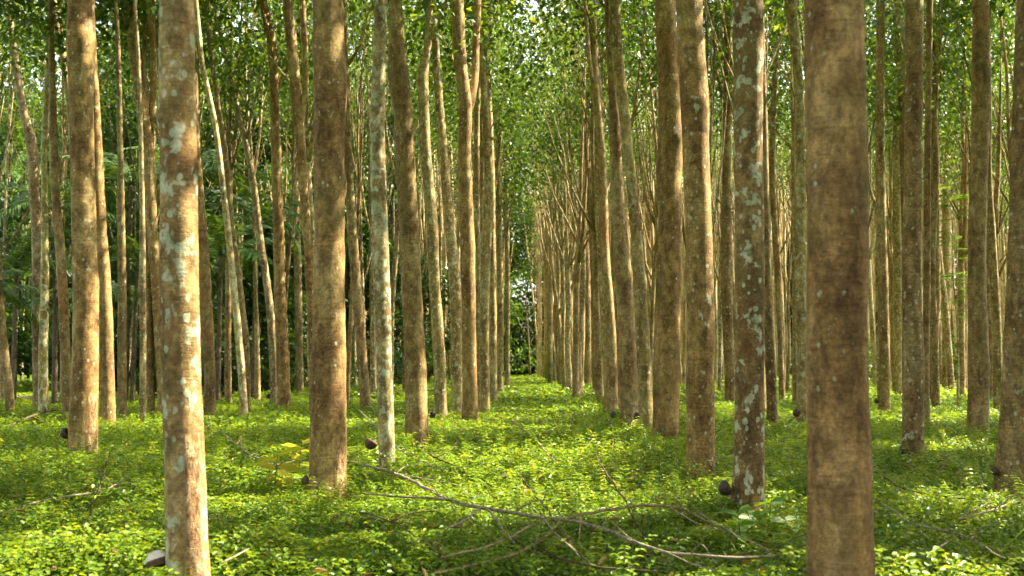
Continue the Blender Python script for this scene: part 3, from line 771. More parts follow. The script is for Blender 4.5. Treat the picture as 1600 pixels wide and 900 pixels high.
def field(x, y, s, ph):
    r = np.zeros_like(x)
    for i in range(5):
        a = ph + i * 1.9; f = s * 1.8 ** i
        r += np.sin(x * f * math.cos(a) + y * f * math.sin(a) + a * 3) * np.cos(x * f * math.sin(a * 1.3) - y * f * math.cos(a * 1.3) + a) / 1.5 ** i
    return r / 2.2

trunk_all = traced_xy
def scatter(n, y0, y1, side=2.5):
    """points in the visible wedge, plus margins, density uniform in area"""
    y = np.sqrt(rng.uniform(y0 ** 2, y1 ** 2, n)); w = .53 * y + side
    x = rng.uniform(-1, 1, n) * w
    return x, y

lv = Leaves()
def cover(n, y0, y1, L0, L1, hs=1.0, shape='oval', side=2.5):
    x, y = scatter(n, y0, y1, side)
    kp = ~on_path(x, y, -.3); x, y = x[kp], y[kp]
    H = .15 + .15 * field(x, y, 1.1, .4) + .13 * field(x, y, 3.9, 2.2) + .05 * (np.abs(x - .0113 * y) > 1.6)
    H = np.where(on_path(x, y, 5.0), H * .25, H)
    H = np.clip(H, .035, .48) * hs * np.where(np.abs(x) < 1.5, .75, 1.0)
    dens = field(x, y, .9, 5.1)
    kp = rng.uniform(-1.1, .6, len(x)) < dens + .40 + .4 * field(x, y, 3.1, 1.7)
    x, y, H = x[kp], y[kp], H[kp]; m = len(x)
    z = H * (1 - rng.uniform(0, 1, m) ** 1.8 * .85)
    P = np.stack([x, y, z], 1)
    th = rng.uniform(0, 6.283, m)
    D = np.stack([np.cos(th), np.sin(th), rng.normal(size=m) * .30], 1)
    N = norm(np.stack([rng.normal(size=m) * .42, rng.normal(size=m) * .42, np.ones(m)], 1))
    L = rng.uniform(L0, L1, m); W = L * rng.uniform(.55, .8, m)
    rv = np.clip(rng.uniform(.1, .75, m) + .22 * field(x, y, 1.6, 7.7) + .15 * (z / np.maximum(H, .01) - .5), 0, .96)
    br = rng.uniform(0, 1, m) > .993; rv[br] = 1
    lv.add(P, D, N, L, W, rv, shape)
cover(230000, 4.5, 10, .018, .046)
cover(240000, 10, 18, .026, .060)
cover(190000, 18, 32, .055, .10, shape='rhomb')
cover(170000, 32, 70, .10, .20, 1.1, shape='rhomb', side=6)
cover(40000, 70, 110, .22, .4, 1.2, shape='rhomb', side=6)
# compound-leaved sprigs standing above the carpet
def sprigs(n, y0, y1, hmin, hmax, ll, pts=None):
    if pts is not None: x, y = pts
    else:
        x, y = scatter(n, y0, y1)
        kp = (field(x, y, .7, 3.3) > -.25); x, y = x[kp], y[kp]
    m = len(x)
    H = rng.uniform(hmin, hmax, m); az = rng.uniform(0, 6.283, m); reach = H * rng.uniform(.3, .9, m)
    b = np.stack([x, y, .03 + 0 * x], 1); ax = np.stack([np.cos(az), np.sin(az), 0 * az], 1)
    sd = np.stack([-np.sin(az), np.cos(az), 0 * az], 1)
    rv0 = rng.uniform(.2, .9, m)
    for k in range(7):
        t = .35 + .65 * k / 6
        C = b + ax * (reach * t ** 1.6)[:, None] + np.array([0, 0, 1.0]) * (H * (1.25 * t - .3 * t ** 3))[:, None]
        for s in (1, -1):
            D = sd * s + ax * .35 + rng.normal(size=(m, 3)) * .15 - np.array([0, 0, .15])
            N = np.array([0, 0, 1.0]) + rng.normal(size=(m, 3)) * .25
            L = ll * rng.uniform(.7, 1.2, m) * (1.1 - .5 * t)
            lv.add(C, D, N, L, L * .45, np.clip(rv0 + rng.uniform(-.1, .1, m), 0, .95), 'oval', .08)
sprigs(2000, 4.8, 10, .16, .40, .055)
sprigs(3200, 10, 20, .18, .42, .075)
for tx, ty, td in TREES:                     # weeds crowding the feet of the trunks
    if td > 26: continue
    k = 34; a = rng.uniform(0, 6.283, k); q = .16 + rng.exponential(.16, k)
    sprigs(0, 0, 0, .10, .30, .06, (tx + np.cos(a) * q, ty + np.sin(a) * q))
o = link('ground_cover', lv.mesh('ground_cover', M_COVER)); tag(o, 'low carpet of small bright green leaves covering the plantation floor', 'ground cover', kind='stuff')

# grass blades in the aisle and between the trees
lv = Leaves()
def grass(n, y0, y1, L0, L1, W, xlim=None, curl=.16):
    x, y = scatter(n, y0, y1)
    kp = field(x, y, .8, 9.1) > .05
    if xlim: kp = (np.abs(x - .0113 * y) < xlim)
    x, y = x[kp], y[kp]; m = len(x)
    az = rng.uniform(0, 6.283, m)
    D = np.stack([np.cos(az) * .55, np.sin(az) * .55, np.ones(m)], 1)
    N = np.stack([-np.cos(az), -np.sin(az), np.full(m, .4)], 1)
    L = rng.uniform(L0, L1, m)
    lv.add(np.stack([x, y, 0 * x], 1), D, N, L, np.full(m, W), rng.uniform(0, .95, m), 'blade', curl)
grass(24000, 4.8, 12, .14, .40, .006)
grass(16000, 12, 26, .16, .34, .010)
grass(26000, 22, 70, .16, .36, .022, 2.4)
grass(16000, 10, 24, .12, .30, .008, 1.9)
o = link('grass', lv.mesh('grass', M_GRASS)); tag(o, 'loose grass blades growing up through the leafy carpet and down the aisle', 'grass', kind='stuff')

# dry fallen leaves
lv = Leaves()
x, y = scatter(3200, 4.8, 24)
m = len(x)
lv.add(np.stack([x, y, rng.uniform(.03, .2, m)], 1), rand_dirs(m, .3), np.array([0, 0, 1.0]) + rng.normal(size=(m, 3)) * .4, rng.uniform(.05, .11, m), rng.uniform(.02, .045, m), rng.uniform(0, 1, m), 'oval', .15)
o = link('leaf_litter', lv.mesh('leaf_litter', M_DEAD)); tag(o, 'dry brown and tan leaves fallen on the green carpet', 'leaf litter', kind='stuff')

# ------------------------------------------------------------------ background vegetation
def blob_leaves(lv, c, rad, n, size, base, cullit=False, sink=.5):
    """a clump: leaves mostly near the surface of an uneven ellipsoid"""
    d = rand_dirs(n); ph = rng.uniform(0, 6.28, 6)
    bump = 1 + .22 * np.sin(d[:, 0] * 5 + ph[0]) * np.cos(d[:, 2] * 6 + ph[1]) + .15 * np.sin(d[:, 1] * 9 + ph[2])
    r = rng.uniform(sink, 1, n) ** .5 * bump
    P = np.array(c) + d * r[:, None] * np.array(rad)
    kp = P[:, 2] > .02
    if cullit: kp &= cull(P)
    P, d = P[kp], d[kp]; m = len(P)
    D = norm(d * .6 + rng.normal(size=(m, 3)) * .6 + np.array([0, 0, -.35])); N = norm(d * .4 + rng.normal(size=(m, 3)) * .5 + np.array([0, 0, .9]))
    L = size * rng.uniform(.7, 1.3, m)
    lv.add(P - base, D, N, L, L * rng.uniform(.4, .6, m), np.clip(rng.uniform(.1, .9, m) + rng.uniform(-.2, .2), 0, 1))

def broadleaf(x, y, H, rad, label, group, n=5000, size=.2, low=1.5, mat=None, name='broadleaf_tree'):
    base = np.array([x, y, 0.0])
    root = bpy.data.objects.new(name, None); COL.objects.link(root); root.location = base; tag(root, label, 'tree', group)
    r = rng.uniform(.1, .2); lx, ly = rng.normal(size=2) * .5
    P = np.array([[0, 0, -.05, r], [lx * .2, ly * .2, H * .3, r * .8], [lx * .6, ly * .6, H * .6, r * .5], [lx, ly, H * .92, r * .15]])
    link('trunk', tube_mesh('trunk', P, M_FTRUNK, nseg=8, step=.6, rough=.05), root)
    lv = Leaves(); k = 12
    for i in range(k):
        t = (i + .5) / k; z = low + (H - low) * t; a = rng.uniform(0, 6.28); rr = rad * (1 - .45 * t) * rng.uniform(.3, .75)
        cx, cy = lx * t + math.cos(a) * rr, ly * t + math.sin(a) * rr
        q = rad * rng.uniform(.35, .6)
        b0 = np.array([np.interp(z - q, P[:, 2], P[:, j]) for j in range(4)])
        link('branch', tube_mesh('branch', np.array([[b0[0], b0[1], max(z - q, .4), b0[3] * .4], [(b0[0] + cx) / 2, (b0[1] + cy) / 2, z - q * .4, b0[3] * .28], [cx, cy, z, .01]]), M_FTRUNK, nseg=5, step=1), root)
        blob_leaves(lv, (x + cx, y + cy, z), (q, q, q * .75), n // k, size, base, True)
    link('crown', lv.mesh('crown', mat or M_FOREST), root)
    return root

# left forest edge
spots = [(-13, 50, 12, 3), (-17.5, 56, 14, 3.2), (-21, 52, 13, 3), (-25, 50, 15, 3.5), (-9.5, 58, 13, 3), (-29, 54, 15, 3.6), (-15, 64, 16, 4), (-23, 64, 17, 4), (-31, 44, 13, 3),
         (-6.5, 66, 13, 2.8), (-35, 60, 16, 4), (-11, 44, 8, 2.1), (-18, 48, 8, 2.2), (-25.5, 44.5, 9, 2.5), (-5, 75, 15, 3.2), (-28, 72, 18, 4), (-17, 76, 18, 4), (-10, 80, 17, 4)]
spots += [(-14.5, 40.5, 15, 3), (-22.5, 40, 16, 3.2), (-28, 39.5, 16, 3.2), (-10.5, 50, 16, 3), (-34, 50, 17, 3.5), (-6.8, 58, 16, 2.6)]
for i, (x, y, H, r) in enumerate(spots):
    hi = H > 10
    if hi: H *= 1.35; r *= 1.1
    broadleaf(x, y, H, r, 'tall dark leafy tree of the forest edge behind the left-hand trunks' if hi else 'lower bushy dark tree under the forest edge at the left',
              'forest trees at the left' if hi else 'low forest trees at the left', n=10500 if hi else 6000, size=.31, low=1.0 if hi else .5)
broadleaf(1.6, 92, 9.5, 2.6, 'leafy tree closing the far end of the aisle on its left side', None, n=2600, size=.24, low=.5, mat=M_LUSH)  # brighter leaf colour stands in for light on its shaded near side
broadleaf(-2.2, 100, 11, 3, 'leafy tree half hidden behind the far end of the aisle left row', None, n=2600, size=.24, low=.5, mat=M_LUSH)  # same bright leaf colour, in place of light on the shaded side

def shrub(x, y, H, rad, label, group, mat=M_FOREST, n=1500, size=.14, name='shrub'):
    base = np.array([x, y, 0.0])
    root = bpy.data.objects.new(name, None); COL.objects.link(root); root.location = base; tag(root, label, 'shrub', group)
    for k in range(4):
        a = rng.uniform(0, 6.28); e = rad * .5
        link('stem', tube_mesh('stem', np.array([[0, 0, -.03, .025], [math.cos(a) * e * .4, math.sin(a) * e * .4, H * .4, .02], [math.cos(a) * e, math.sin(a) * e, H * .8, .006]]), M_FTRUNK, nseg=5, step=.3), root)
    lv = Leaves()
    for k in range(5):
        a = rng.uniform(0, 6.28); rr = rad * .5
        blob_leaves(lv, (x + math.cos(a) * rr, y + math.sin(a) * rr, H * rng.uniform(.3, .75)), (rad * .6, rad * .6, H * .35), n // 5, size, base)
    link('foliage', lv.mesh('foliage', mat), root)
    return root
for (x, y, H, r) in [(-22, 34.2, 1.0, .8), (-13, 38, 1.3, .9), (-11.2, 41, 1.8, 1.2), (-8.4, 47, 2.0, 1.3), (-24.5, 45.5, 3.0, 1.8), (-29, 42, 3.5, 2.0), (-20.5, 49, 3.0, 1.8), (-6.5, 52, 2.2, 1.4), (-16.8, 56, 3.4, 2.0),
                     (-32, 47, 3, 2.2), (-11, 54, 2.6, 1.6)]:
    shrub(x, y, H, r, 'dark leafy bush below the forest edge at the left', 'bushes at the left', n=2200, size=.17)
for i in range(26):
    x = rng.uniform(2, 44); y = rng.uniform(62, 92)
    if abs(x - .0113 * y) < 2.5 or abs(x) > .5 * y + 3: continue
    shrub(x, y, rng.uniform(1.6, 4.2), rng.uniform(1.2, 2.2), 'sunlit bush far back between the right-hand rows, one of many alike', 'far bushes at the right', mat=M_CROWN, n=1600, size=.24)

# palms at the left
def frond_mesh(L=2.4, droop=.9, n=34, wid=.045, ll=.55, mat=M_PALM, name='frond'):
    lv = Leaves()
    t = np.linspace(0, 1, n)
    C = np.stack([L * (t - .12 * t ** 2), 0 * t, L * (.55 * t - droop * t ** 2)], 1)
    Tn = norm(np.gradient(C, axis=0))
    side = np.array([0, 1.0, 0])
    for s in (1, -1):
        k = slice(4, None)
        D = side * s * .8 + Tn[k] * .6 - np.array([0, 0, .35]) + rng.normal(size=(n - 4, 3)) * .08
        N = np.array([0, 0, 1.0]) + side * s * .5 + 0 * Tn[k]
        l = ll * np.sin(np.pi * (.12 + .82 * t[k])) ** .7
        lv.add(C[k], D, N, l, np.full(n - 4, wid), rng.uniform(.1, .9, n - 4), 'blade', .06)
    V, q, tp = tube(np.hstack([C[::3], (.018 * (1 - .8 * t[::3]))[:, None]]), nseg=5, step=.3, rough=0)
    lv.v.append(V); lv.q.append(q + lv.n); lv.n += len(V); lv.r.append(np.full(len(q), .6))
    return lv.mesh(name, mat)
FR = [frond_mesh(2.4, .75), frond_mesh(2.6, 1.0), frond_mesh(2.2, .55)]
FR_DEAD = frond_mesh(1.9, 1.6, mat=M_DEADPALM)
def palm(x, y, h, sc, label, nf=13, dead=0):
    base = (x, y, 0)
    root = bpy.data.objects.new('palm_tree', None); COL.objects.link(root); root.location = base; tag(root, label, 'palm', 'palms under the forest edge')
    lx = rng.normal() * .15
    link('trunk', tube_mesh('trunk', np.array([[0, 0, -.05, .09], [lx * .4, 0, h * .5, .07], [lx, 0, h, .055]]), M_FTRUNK, nseg=10, step=.15, rough=.05), root)
    for k in range(nf):
        o = link('frond', FR[k % 3], root, (lx, 0, h)); o.rotation_euler = (rng.uniform(-.2, .2), rng.uniform(-.85, .25), k * 2.4 + rng.uniform(-.2, .2)); s = sc * rng.uniform(.85, 1.15); o.scale = (s, s, s)
    for k in range(dead):
        o = link('frond', FR_DEAD, root, (lx, 0, h - .1)); o.rotation_euler = (0, .5, rng.uniform(0, 6)); o.scale = (sc, sc, sc); o['label'] = 'dead orange-brown frond'
def palm_px(u, vcrown, d, sc, label, **kw):
    p = at_plane(u, vcrown, d); palm(p[0], d, p[2], sc, label, **kw)
palm_px(-8, 460, 25, .8, 'palm at the left edge')
palm_px(28, 420, 29, 1.0, 'palm near the left edge behind the leaning grey-brown trunk')
palm_px(95, 330, 30, 1.0, 'taller palm with spread fronds left of the thick collared trunk')
palm_px(205, 290, 31, 1.0, 'palm between the collared trunk and the sunlit near trunk')
palm_px(212, 420, 31, .8, 'low palm in front of the taller one beside the two thin poles')
palm_px(345, 400, 31, .9, 'palm behind the pale whitish slender stem')
palm_px(292, 280, 34, 1.1, 'tall palm whose crown shows right of the sunlit near trunk')
palm_px(400, 350, 34, 1.0, 'palm left of the bent brown trunk, deep in the shade')
palm_px(30, 250, 45, 1.2, 'tallest palm, far back near the left edge')
palm_px(150, 480, 36, .9, 'low palm over the dirt path between the trunks')

# distant wood closing the view all round
lv = Leaves()
for i in range(150):
    a = R(-44 + 88 * (i + rng.uniform(-.4, .4)) / 150); dd = rng.uniform(100, 122); x, y = math.sin(a) * dd, math.cos(a) * dd
    Hh = rng.uniform(21, 30)
    for z in np.arange(1.2, Hh, 2.7):
        if rng.uniform() < (.0 if x < 14 else .07): continue
        if abs(x) < 5 and z > 2 and rng.uniform() < .45: continue
        blob_leaves(lv, (x + rng.normal() * 1.2, y, z), (2.5, 2.0, 1.8), 640 if x < 14 else 500, .46, np.zeros(3), True, sink=.1)
for i in range(70):                          # the plantation goes on beside and behind the camera
    a = R(50 + 260 * (i + rng.uniform(-.4, .4)) / 70); dd = rng.uniform(30, 38); x, y = math.sin(a) * dd, math.cos(a) * dd
    for z in np.arange(1.2, 15, 2.9):
        blob_leaves(lv, (x + rng.normal() * .8, y, z), (2.1, 2.1, 1.8), 110, .6, np.zeros(3), sink=.1)
o = link('distant_wood', lv.mesh('distant_wood', M_CROWN)); tag(o, 'far-off mass of green trees closing the view behind all the rows', 'woodland', kind='stuff')

# young feathery tree at the right
def pinnate(lv, base, tip, nl, ll, rv, sag=.1):
    t = np.linspace(.15, 1, nl); C = base + (tip - base) * t[:, None] - np.array([0, 0, 1.0]) * (sag * t ** 2)[:, None]
    ax = norm(tip - base); sd = norm(np.cross(ax, [0, 0, 1.0]))
    for s in (1, -1):
        l = ll * np.sin(np.pi * (.15 + .75 * t))
        lv.add(C, sd * s + ax * .3 - np.array([0, 0, .15]) + rng.normal(size=(nl, 3)) * .06, np.array([0, 0, 1.0]) + rng.normal(size=(nl, 3)) * .12, l, l * .34, np.full(nl, rv), 'rhomb', .05)
b = at_height(1497, 640, .1); b[2] = 0
root = bpy.data.objects.new('young_tree', None); COL.objects.link(root); root.location = b
tag(root, 'young feathery tree with bright yellow-green fronds between the right-hand trunks', 'young tree')
link('trunk', tube_mesh('trunk', np.array([[0, 0, -.03, .03], [.05, 0, 2, .024], [0, .05, 4.2, .014], [.1, 0, 5.9, .006]]), M_BARK, nseg=8, step=.3), root)
lv = Leaves()
for k in range(46):
    z = rng.uniform(2.4, 6.0); az = rng.uniform(0, 6.28); l = rng.uniform(.5, .95) * (1.1 if z < 5 else .8)
    bb = np.array([.03, 0, z]); tt = bb + np.array([math.cos(az) * l, math.sin(az) * l, rng.uniform(-.1, .3)])
    pinnate(lv, bb, tt, 13, .19, rng.uniform(0, 1))
link('crown', lv.mesh('crown', M_LUSH), root)
HOL = (b[0], b[1], 4.5)

# ------------------------------------------------------------------ latex bowls
def lathe(profile, n=28):
    th = np.linspace(0, 2 * math.pi, n, endpoint=False); pr = np.array(profile)
    V = np.stack([pr[:, 0:1] * np.cos(th), pr[:, 0:1] * np.sin(th), np.repeat(pr[:, 1:2], n, 1)], -1).reshape(-1, 3)
    i = np.arange(len(pr) - 1)[:, None] * n; j = np.arange(n)[None]; jn = (j + 1) % n
    return V, np.stack([i + j, i + jn, i + n + jn, i + n + j], -1).reshape(-1, 4)
def bowl_profile(r, th=.008):
    out = [(max(r * math.sin(a), .0006), -r * 1.05 * math.cos(a)) for a in np.linspace(0, math.pi * .58, 12)]
    ri = r - th
    inn = [(max(ri * math.sin(a), .0006), -ri * 1.02 * math.cos(a)) for a in np.linspace(math.pi * .58, 0, 12)]
    return out + [((r + ri) / 2 * math.sin(math.pi * .58), -r * 1.05 * math.cos(math.pi * .58) + .004)] + inn
def bowl(u, v, tree_uv, wpx, label, side=-1, mat=None, latex=False, tilt=1.15):
    """a collecting bowl hung against the trunk of the tree whose foot is at tree_uv"""
    d = at_height(tree_uv[0], tree_uv[1], .10)[1]
    c = at_plane(u, v, d - .02); r = wpx * .5 * d / F
    root = link('latex_bowl', fast_mesh('latex_bowl', *lathe(bowl_profile(r)), mat or M_BOWL, smooth=True)); root.location = c
    root.rotation_euler = (rng.uniform(-.2, .2), tilt * (1 if side < 0 else -1), rng.uniform(-.3, .3))
    tag(root, label, 'bowl', 'latex collecting bowls on the trunks')
    # wire hanger: a ring round the bowl and a prong into the trunk
    ring = [[math.cos(a) * r * 1.03, math.sin(a) * r * 1.03, 0, .0022] for a in np.linspace(0, 6.283, 17)]
    w = tubes_mesh('wire_hanger', [np.array(ring), np.array([[0, r * 1.02, 0, .0022], [0, r * .9, r * .5, .0022], [0, r * .5, r * 1.2, .0022]])], M_WIRE, nseg=6, step=.03, rough=0)
    link('wire_hanger', w, root)
    if latex:
        V, q = lathe([(max(r * 1.04 * math.sin(a), .0006), -r * 1.1 * math.cos(a)) for a in np.linspace(0, math.pi * .42, 9)])
        link('latex_crust', fast_mesh('latex_crust', V, q, M_LATEX, smooth=True), root)
bowl(103, 677, (129, 722), 17, 'black bowl on the left of the thick collared trunk near the left edge')
bowl(254, 657, (293, 930), 11, 'small dark bowl peeping out at mid height behind the sunlit near trunk')if False else None
bowl(256, 657, (255, 656), 15, 'small dark bowl peeping out just left of the sunlit near trunk')
bowl(247, 880, (293, 930), 36, 'bowl crusted with white latex at the bottom left, beside the sunlit near trunk', mat=M_SHELL, latex=True, tilt=2.75)
bowl(480, 751, (511, 775), 17, 'brown shell bowl low on the left of the thick smooth trunk', mat=M_SHELL)
bowl(580, 692, (605, 740), 20, 'dark crumpled bowl on the left of the greenish-grey mottled trunk', mat=M_SHELL, tilt=.5)
bowl(675, 647, (651, 690), 12, 'black bowl on the right of the dark knotted trunk', side=1)
bowl(944, 643, (952, 640), 11, 'leftmost of the three small black bowls in the aisle right row')
bowl(960, 648, (984, 672), 12, 'middle one of the three small black bowls in the aisle right row')
bowl(996, 650, (1010, 680), 12, 'rightmost of the three small black bowls, between the crossing trunks')
bowl(1135, 762, (1169, 803), 24, 'large black bowl at the foot of the lichen-patched trunk')
bowl(1246, 645, (1253, 670), 14, 'brown bowl just left of the thickest trunk', mat=M_SHELL)
bowl(1371, 626, (1382, 648), 9, 'small black bowl on the slim straight trunk right of the thickest one')
bowl(1411, 703, (1427, 727), 13, 'black bowl on the left of the lichen-specked trunk')
bowl(1556, 736, (1581, 778), 14, 'black bowl on the trunk cut off by the right edge')
bowl(614, 598, (583, 612), 8, 'tiny black bowl far back between the mottled and knotted trunks')
bowl(420, 619, (428, 636), 8, 'tiny black bowl on the trunk that leans strongly left')

# ------------------------------------------------------------------ fallen branches and sticks
def stick_pts(rows, z0=.25):
    out = []
    for row in rows:
        u, v, w = row[:3]; z = row[3] if len(row) > 3 else z0
        p = at_height(u, v, z); out.append([p[0], p[1], p[2], w * .42 * p[1] / F])
    return np.array(out)
def wobble(P, a=.012):
    P = catmull(P, .14); P[1:-1, :3] += rng.normal(size=(len(P) - 2, 3)) * a * np.array([1, 1, .6]); return P
def branch(label, main, twigs=(), mat=M_TWIG, z=.27, name='fallen_branch', cat='branch', group=None, rnd=3):
    P = stick_pts(main, z); P = wobble(P, .006 if np.linalg.norm(P[-1][:3] - P[0][:3]) > 1.2 else .003); base = P[0, :3].copy(); base[2] = 0
    L = P.copy(); L[:, :3] -= base
    o = link(name, tube_mesh(name, L, mat, nseg=8, step=.05, rough=.06), loc=base); tag(o, label, cat, group)
    for tw in twigs:
        Q = wobble(stick_pts(tw, z), .004); Q[:, :3] -= base
        link('twig', tube_mesh('twig', Q, mat, nseg=6, step=.05, rough=.06), o)
    for k in range(rnd):                       # short natural side shoots
        i = rng.integers(len(L) // 4, len(L) - 1); s = L[i]; a = rng.uniform(0, 6.28); l = rng.uniform(.15, .6)
        Q = np.array([[*s[:3], s[3] * .5], [s[0] + math.cos(a) * l * .5, s[1] + math.sin(a) * l * .5, s[2] + .06 + rng.uniform(-.04, .06), s[3] * .35], [s[0] + math.cos(a) * l, s[1] + math.sin(a) * l, s[2] + rng.uniform(.02, .16), s[3] * .15]])
        link('twig', tube_mesh('twig', Q, mat, nseg=5, step=.05, rough=.06), o)
    return o
branch('long dark fallen branch crossing the foreground from the mottled trunk to the lower right',
       [(545, 721, 4), (615, 739, 5), (660, 760, 6), (700, 779, 6.5), (750, 792, 7), (800, 801, 7), (845, 808, 7), (900, 815, 7), (945, 828, 6.5), (1000, 850, 6), (1080, 868, 5.5), (1150, 872, 5), (1210, 868, 4)],
       [[(700, 780, 5), (635, 777, 4), (565, 770, 3)], [(752, 793, 5), (722, 815, 5), (695, 827, 4)], [(762, 795, 4), (785, 825, 4), (805, 850, 3)], [(845, 809, 3, .2), (838, 850, 3, .1), (830, 880, 2.5, .05)],
        [(1040, 862, 3), (1080, 880, 3), (1120, 892, 2)], [(620, 740, 3), (660, 748, 3), (690, 752, 2), (740, 778, 2)], [(850, 812, 3.5), (880, 845, 3), (905, 870, 2.5)]], mat=M_TWIG, rnd=5)
branch('pale curved branch arching over the long dark one',
       [(675, 897, 5, .10), (740, 882, 5.5, .12), (800, 868, 6, .14), (855, 835, 6, .2), (885, 811, 6, .22), (925, 801, 5.5, .23), (965, 795, 5, .22), (1010, 789, 5, .21), (1050, 792, 4.5, .2), (1090, 807, 4, .2), (1125, 826, 3.5, .16), (1152, 846, 3, .1)],
       [[(1045, 790, 3, .25), (1090, 818, 3, .2), (1130, 830, 2, .18)]], mat=M_TWIG_P, rnd=4)
branch('thin pale branch running up to the right under the dark one', [(690, 871, 4.5), (750, 857, 4.5), (800, 837, 4), (845, 815, 4), (880, 806, 3)], mat=M_TWIG_P)
branch('thin dark branch lying along the bottom centre', [(800, 840, 3), (850, 864, 4), (900, 880, 4), (975, 889, 4), (1045, 895, 3)], [[(975, 889, 3), (1010, 880, 2.5), (1050, 885, 2)]], mat=M_TWIG_D, z=.14)
branch('upright slanting dark stick in the middle foreground', [(1007, 842, 3.5, .08), (985, 800, 3.5, .18), (965, 765, 3, .3), (927, 708, 2.2, .5)], mat=M_TWIG_D, rnd=1)
branch('thin upright twig standing in the aisle near the three bowls', [(963, 742, 2.5, .04), (958, 695, 2.5, .22), (952, 652, 1.8, .42)], mat=M_TWIG_D, rnd=2)
branch('pale twig leaning at the right trunks, forked', [(1072, 762, 3, .05), (1098, 728, 3, .25), (1142, 713, 2.5, .33)], [[(1100, 770, 3, .06), (1103, 730, 2.5, .22), (1097, 695, 2, .42)]], mat=M_TWIG_P)
branch('thin dark stick standing upright in the left foreground', [(121, 862, 3, .03), (135, 820, 3, .15), (155, 760, 2.6, .32), (172, 706, 2, .5)], mat=M_TWIG_D, rnd=0)
branch('brown stick lying at the bottom left', [(118, 864, 3, .08), (190, 868, 3.5, .12), (225, 893, 4, .12)], mat=M_TWIG, z=.1)
branch('short pale stick upright left of centre', [(338, 714, 3, .03), (332, 685, 2.6, .18), (327, 650, 2, .36)], mat=M_TWIG_P, rnd=0)
branch('thin brown branch slanting on the left leaf carpet', [(338, 668, 2.5), (370, 694, 3), (402, 716, 3.2), (430, 728, 2.5)], [[(370, 694, 2.5), (385, 678, 2), (405, 668, 2)]], mat=M_TWIG)
branch('pale branch passing behind the thick smooth trunk', [(402, 738, 3), (440, 725, 4), (480, 718, 4.5), (545, 722, 4)], mat=M_TWIG_P, z=.2)
branch('short thick piece of rotten wood lying at the bottom left of centre', [(443, 871, 9), (480, 873, 10), (517, 876, 9)], mat=M_TWIG, z=.09, name='log', cat='log', rnd=0)
branch('dark bent branch right of the knotted trunk foot', [(652, 692, 2.5), (680, 715, 3), (712, 728, 2.5)], [[(680, 715, 2), (700, 705, 2), (715, 690, 1.5)]], mat=M_TWIG_D, z=.2)
branch('brown branch slanting up to the right edge', [(1498, 812, 4), (1540, 800, 4.5), (1605, 778, 4.5)], [[(1500, 810, 3), (1525, 795, 3), (1548, 785, 2)]], mat=M_TWIG)
branch('long thin branch lying right of the thickest trunk', [(1362, 778, 3), (1400, 800, 3), (1440, 822, 3.5), (1490, 832, 4), (1530, 848, 3.5), (1568, 872, 3)], mat=M_TWIG, rnd=3)
branch('short brown stick in the lower right', [(1448, 867, 3.5), (1482, 846, 4)], mat=M_TWIG, rnd=0)
branch('thin stick rising to the brown bowl', [(1196, 684, 2.5, .12), (1220, 668, 2.5, .2), (1242, 652, 2.5, .3)], mat=M_TWIG_D, rnd=0)
branch('dark branch ending behind the foot of the thickest trunk', [(1110, 872, 3.5), (1190, 868, 4), (1275, 868, 4)], [[(1215, 869, 3), (1240, 885, 2.5), (1258, 896, 2)]], mat=M_TWIG_D, z=.13)
branch('thin pale twig crossing the aisle leaf carpet', [(800, 656, 2), (835, 686, 2), (866, 720, 2)], mat=M_TWIG_P, z=.25, rnd=0)
branch('brown stick right of the sunlit trunk foot', [(325, 806, 2.5), (365, 820, 3), (402, 836, 3)], mat=M_TWIG, rnd=0)
branch('short stick pointing up right at the lower left', [(345, 880, 3), (388, 858, 3.5)], mat=M_TWIG, rnd=0)
branch('thin dark stick on the carpet among the right-hand trunks', [(1465, 722, 2.2), (1496, 705, 2.2)], mat=M_TWIG_D, rnd=0)
branch('dead branch on the ground by the dirt path', [(10, 668, 4, .2), (50, 650, 4, .35), (90, 640, 3, .4)], [[(50, 650, 3, .35), (70, 662, 2, .2)]], mat=M_TWIG_D, rnd=3)
branch('pair of crossed dark twigs in the middle of the aisle', [(866, 672, 2, .05), (872, 655, 2, .2), (876, 640, 1.5, .38)], [[(892, 670, 2, .05), (895, 650, 1.6, .22), (900, 640, 1.4, .3)]], mat=M_TWIG_D, rnd=1)

branch('thin straight twigs lying across the left of the long dark branch', [(560, 800, 2.5), (610, 815, 2.5), (668, 850, 2.2), (700, 880, 2)], [[(610, 815, 2), (650, 800, 2), (690, 798, 1.5)]], mat=M_TWIG_D)
branch('thin straight stick crossing under the pale curved branch', [(812, 742, 2.2), (850, 790, 2.6), (892, 850, 2.6), (925, 888, 2.2)], mat=M_TWIG_D)
branch('slender grey stick near the foot of the thick smooth trunk', [(560, 640, 2), (590, 668, 2.2), (640, 712, 2.4), (690, 735, 2)], mat=M_TWIG, rnd=4)
branch('thin grey stick slanting below the lichen-patched trunk', [(1090, 800, 2.4), (1140, 830, 2.6), (1205, 862, 2.4)], mat=M_TWIG)
branch('thin stick lying in the lower right between trunk and tussocks', [(1380, 745, 2.4), (1440, 770, 2.8), (1520, 780, 2.6), (1570, 765, 2)], mat=M_TWIG_D, rnd=4)
branch('slender branch in the left foreground carpet', [(20, 800, 2.4), (70, 780, 2.8), (140, 770, 2.6), (200, 745, 2)], mat=M_TWIG, rnd=4)
